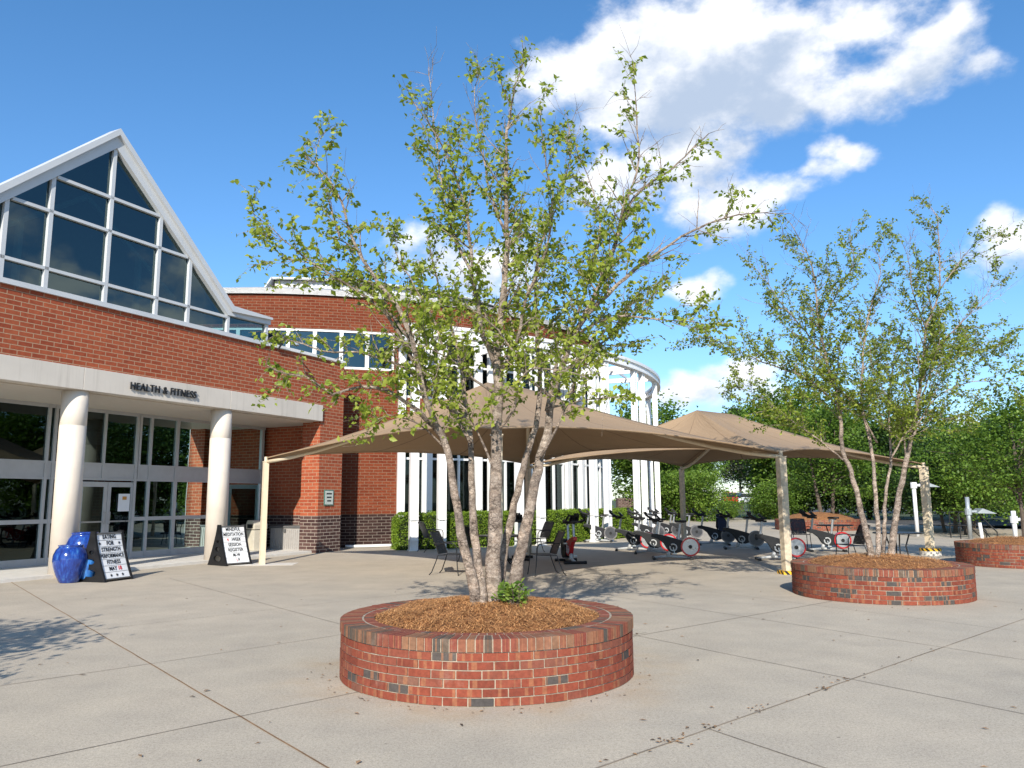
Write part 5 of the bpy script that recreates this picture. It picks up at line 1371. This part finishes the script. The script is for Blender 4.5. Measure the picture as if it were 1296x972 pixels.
def sign_board(px, Yd, rz, rows, label):
    p = atY(px, 715, Yd); root = empty('sidewalk_sign', (p.x, p.y, 0), R(rz), label, 'sign', 'folding sidewalk sign boards')
    # local: face toward +x, width along y
    H, W2 = 1.0, .33
    def xf(t): return .34 * (1 - t) ** 1.35 + .055         # profile of the flared sides
    for sg in (-1, 1):                                      # two moulded side shells with round openings
        N = 14; out = [(xf(k / N), H * k / N) for k in range(N + 1)]
        b_ = MB(); y0, y1 = sg * W2, sg * (W2 + .05)
        holes = [(0, .17, .15, .075), (0, .40, .095, .055), (0, .58, .06, .042)]
        bm = bmesh.new()
        loop = [bm.verts.new((x, y0, z)) for x, z in out] + [bm.verts.new((-x, y0, z)) for x, z in reversed(out)]
        edges = [bm.edges.new((loop[i], loop[(i + 1) % len(loop)])) for i in range(len(loop))]
        for (hx, hz, ra, rb) in holes:
            hv = [bm.verts.new((hx + ra * math.cos(a), y0, hz + rb * math.sin(a))) for a in np.linspace(0, 2 * math.pi, 18, endpoint=False)]
            edges += [bm.edges.new((hv[i], hv[(i + 1) % 18])) for i in range(18)]
        bmesh.ops.triangle_fill(bm, use_beauty=True, use_dissolve=False, edges=edges)
        # drop the faces that filled the openings
        for f in list(bm.faces):
            c_ = f.calc_center_median()
            if any(((c_.x - hx) / ra) ** 2 + ((c_.z - hz) / rb) ** 2 < .93 for hx, hz, ra, rb in holes): bm.faces.remove(f)
        ex = bmesh.ops.extrude_face_region(bm, geom=list(bm.faces)); vs_ = [q for q in ex['geom'] if isinstance(q, bmesh.types.BMVert)]
        bmesh.ops.translate(bm, verts=vs_, vec=(0, y1 - y0, 0)); bmesh.ops.recalc_face_normals(bm, faces=bm.faces)
        me = bpy.data.meshes.new('side_leg'); bm.to_mesh(me); bm.free(); me.materials.append(MATS['black_plastic'])
        o = bpy.data.objects.new('side_leg', me); C.objects.link(o); o.parent = root
    for fs in (1, -1):
        fc = MB(); N = 14; q = []
        for k in range(N + 1):
            t = .06 + .88 * k / N; q.append((fs * (xf(t) - .025), H * t))
        for (x0, z0), (x1, z1) in zip(q, q[1:]):
            P_ = [(x0, -W2, z0), (x0, W2, z0), (x1, W2, z1), (x1, -W2, z1)]; fc.face(P_ if fs > 0 else P_[::-1])
        fo = fc.build('message_panel', 'sign_white', root, smooth=True)
        ed = MB()
        ed.tube([(fs * (xf(.05) - .02), -W2, H * .05), (fs * (xf(.05) - .02), W2, H * .05)], .018, 6); ed.tube([(fs * (xf(.95) - .02), -W2, H * .95), (fs * (xf(.95) - .02), W2, H * .95)], .018, 6)
        for k in range(1, len(rows)):
            t = .06 + .88 * (1 - k / len(rows)); x = fs * (xf(t) - .021); ed.obox((x - .002, -W2, H * t - .002), (.004, 0, 0), (0, 2 * W2, 0), (0, 0, .004))
        ed.build('letter_track', 'deck_box_lid', fo)
        if fs > 0:
            for k, row in enumerate(rows):
                t = .06 + .88 * (1 - (k + .5) / len(rows)); t2 = t + .02
                tilt = math.atan2((xf(t) - xf(t2)), H * .02)
                for (body, yo, mt_) in row:
                    M_ = Matrix.Translation((xf(t) - .025 + .006, yo, H * t)) @ Matrix.Rotation(-tilt, 4, 'Y') @ Matrix(((0, 0, 1, 0), (1, 0, 0, 0), (0, 1, 0, 0), (0, 0, 0, 1)))
                    if body == '*':
                        st = MB(); pts = []
                        for j in range(10):
                            rr = .035 if j % 2 == 0 else .015; a = math.pi / 2 + j * math.pi / 5; pts.append(M_ @ Vector((rr * math.cos(a), rr * math.sin(a), 0)))
                        st.poly_prism(pts, (.004, 0, 0)); st.build('lettering', mt_, fo)
                    else:
                        wd_ = len(body) * .062; text_mesh('lettering', body, .118, mt_, M_, fo, extrude=.002, sx=min(1.0, .60 / max(wd_, .01)) * .80, spacing=1.08, bold=.0022)
    return root
B_, R_ = 'letter_black', 'letter_red'
sign_board(133, 16.36, -17, [[('EATING', 0, B_)], [('*', -.27, B_), ('FOR', 0, B_), ('*', .24, B_)], [('STRENGTH', 0, B_)], [('PERFORMANCE', 0, B_)], [('FITNESS', 0, B_)], [('MAY', -.06, B_), ('18', .12, R_)], [('*', -.15, B_), ('*', 0, B_), ('*', .15, B_)]], 'black sidewalk sign reading EATING FOR STRENGTH beside the blue pots')
sign_board(291, 20.15, -36, [[('MINDFUL', 0, B_)], [('MEDITATION', 0, B_)], [('4', -.18, R_), ('-WEEK', .05, B_)], [('SESSION', 0, B_)], [('REGISTER', 0, B_)], [('M-W', 0, B_)], [('1', -.02, R_), ('P', .04, B_)]], 'black sidewalk sign reading MINDFUL MEDITATION before the second column')

p = atY(324, 690, 24.6); tn = empty('litter_bin', (p.x, p.y, .075), R(-40), 'beige litter bin with a dark side opening by the open glass door', 'bin')
mb = MB(); mb.box(0, 0, 0.0, .46, .46, .62); mb.build('bin_body', 'bin_beige', tn, bevel=.02)
mb = MB(); mb.poly_prism([(-.24, -.24, .64), (.24, -.24, .64), (.24, -.24, .78), (.15, -.24, .92), (-.15, -.24, .92), (-.24, -.24, .78)], (0, .48, 0)); hd = mb.build('bin_hood', 'bin_beige', tn, bevel=.02)
mb = MB(); mb.box(.02, -.242, .68, .30, .012, .12); mb.build('opening', 'black_plastic', tn)
mb = MB(); mb.box(0, 0, .615, .42, .42, .03); mb.build('bin_gap', 'black_plastic', tn)
pc = FW(S_E - .42, fpx(361, 690, -1.2)[0] * 0 - 1.32, 0)
dk = empty('deck_box', (pc.x, pc.y, .075), math.atan2(FN.y, FN.x), 'grey ribbed plastic storage box with dark lid beside the brick pier', 'storage box')
mb = MB(); mb.box(0, 0, 0, 1.22, .60, .66)
for k in range(15): mb.box(-.57 + k * .0815, .31 * -1, .04, .012, .012, .58); mb.box(-.57 + k * .0815, .31, .04, .012, .012, .58)
mb.build('box_body', 'deck_box_grey', dk); mb = MB(); mb.box(0, 0, .665, 1.28, .66, .07); mb.build('lid', 'deck_box_lid', dk, bevel=.02); mb = MB(); mb.box(0, -.33, .54, .08, .03, .10); mb.box(0, .33, .54, .08, .03, .10); mb.build('latch', 'deck_box_lid', dk)

# little shrub at the foot of the birch
p = atY(651, 775, 7.52); sh = empty('small_shrub', (p.x, p.y, .60), 0, 'small bright green leafy shrub at the foot of the main birch', 'shrub')
r_ = random.Random(5); sm = MB(); L_ = []
for k in range(26):
    a = r_.uniform(0, 6.28); e = Vector((math.cos(a) * r_.uniform(.04, .19), math.sin(a) * r_.uniform(.03, .15), r_.uniform(.06, .22)))
    sm.tube([(0, 0, -.06), e * .5 + Vector((0, 0, .03)), e], [.005, .003, .002], 4)
    for j in range(7): L_.append(e * r_.uniform(.45, 1.05) + Vector((r_.gauss(0, .012), r_.gauss(0, .012), r_.gauss(0, .012))))
sm.build('stem', 'dark_bark', sh); leaf_mesh('foliage', L_, [r_.uniform(.05, .095) for _ in L_], 'shrub_leaf', sh, 9, droop=-.5, aspect=.42)

# ------------------------------------------------------------------ lamps, rail and cars beyond the plaza
def lamp(px, pyb, pyt, label, dz=.3, mat_='white_paint'):
    p = gnd(px, pyb); h = EYE + (627 - pyt) / F_PX * p.y * 1.03; root = empty('plaza_lamp', (p.x, p.y, 0), 0, label, 'lamp', 'tall lamps along the road')
    mb = MB(); mb.tube([(0, 0, 0), (0, 0, h)], .075, 10); mb.build('pole', mat_, root, smooth=True)
    z = h - dz
    am = MB(); am.tube([(0, 0, z), (.35, 0, z)], .05, 8); am.tube([(0, 0, z - .12), (0, 0, z + .12)], .12, 10); am.build('arm', mat_, root)
    hd = MB(); hd.poly_prism([(.20, -.24, z - .06), (.42, -.24, z + .12), (.95, -.24, z - .08)], (0, .48, 0)); hd.build('lamp_head', 'galvanized', root)
    return root
lamp(1161.5, 679, 615, 'straight white lamp pole left of the cream canopy post', -.05)
lamp(1228.5, 682, 628, 'grey lamp pole with a wedge shaped head before the handrail', dz=.55, mat_='galvanized')
lamp(1286, 686, 645, 'short white lamp pole behind the slim trunk at the right edge')
p = gnd(1243, 682); hr = empty('handrail', (p.x, p.y, 0), R(-8), 'black metal stair handrail beside the grey lamp pole', 'handrail')
for y_ in (0, .9):
    mb = MB(); mb.tube([(-.75, y_, 0), (-.75, y_, 1.0), (-.1, y_, 1.0), (.55, y_, .25), (.55, y_, 0)], .025, 6); mb.tube([(-.75, y_, .5), (-.1, y_, .5), (.3, y_, .05)], .02, 6); mb.build('rail', 'black_steel', hr)
mb = MB(); mb.tube([(1.6, .3, 0), (1.6, .3, 1.05)], .05, 8); bl = mb.build('bollard', 'black_steel'); bl.location = hr.location + Vector((.7, 0, 0)); tag(bl, 'slim black bollard right of the handrail', 'bollard')
mb = MB(); mb.tube([(0, 0, 0), (-.05, 0, .62)], .06, 8); bl = mb.build('bollard', 'white_paint'); q = gnd(1243.5, 683); bl.location = (q.x, q.y, 0); tag(bl, 'short white post in front of the dark stems by the road', 'bollard')

def car(px, Y, z0, mat_, label, rz):
    p = atY(px, 633, Y); root = empty('parked_car', (p.x, Y, z0), R(rz), label, 'car', 'cars parked beyond the bushes')
    b_ = MB(); pr = [(-2.2, .35), (-2.25, .75), (-1.9, .92), (-1.0, .98), (1.0, .98), (1.9, .86), (2.2, .72), (2.2, .35)]
    b_.poly_prism([(x, -.88, z) for x, z in pr], (0, 1.76, 0)); b_.build('body', mat_, root, bevel=.08)
    c_ = MB(); pr = [(-1.75, .97), (-1.25, 1.42), (.45, 1.45), (1.15, .97)]; c_.poly_prism([(x, -.78, z) for x, z in pr], (0, 1.56, 0)); c_.build('windows', 'car_glass', root, bevel=.06)
    r__ = MB(); r__.poly_prism([(-1.22, -.72, 1.43), (.42, -.72, 1.46), (.42, .72, 1.46), (-1.22, .72, 1.43)], (0, 0, .04)); r__.build('roof', mat_, root)
    for x in (-1.35, 1.35):
        for sg in (-1, 1):
            w_ = MB(); w_.tube([(x, sg * .70, .33), (x, sg * .92, .33)], .33, 16); w_.build('wheel', 'rubber', root)
car(923, 98, .75, 'car_red', 'red car half hidden by bushes in the distance', 80)
car(936, 101, .75, 'car_blue', 'dark blue car right of the distant red one', 0)
car(949, 97, .65, 'car_white', 'pale car at the right end of the distant parking row', 5)

scene.render.engine = 'CYCLES'
scene.cycles.max_bounces = 8; scene.cycles.transparent_max_bounces = 16; scene.cycles.use_denoising = True
scene.cycles.sample_clamp_indirect = 6
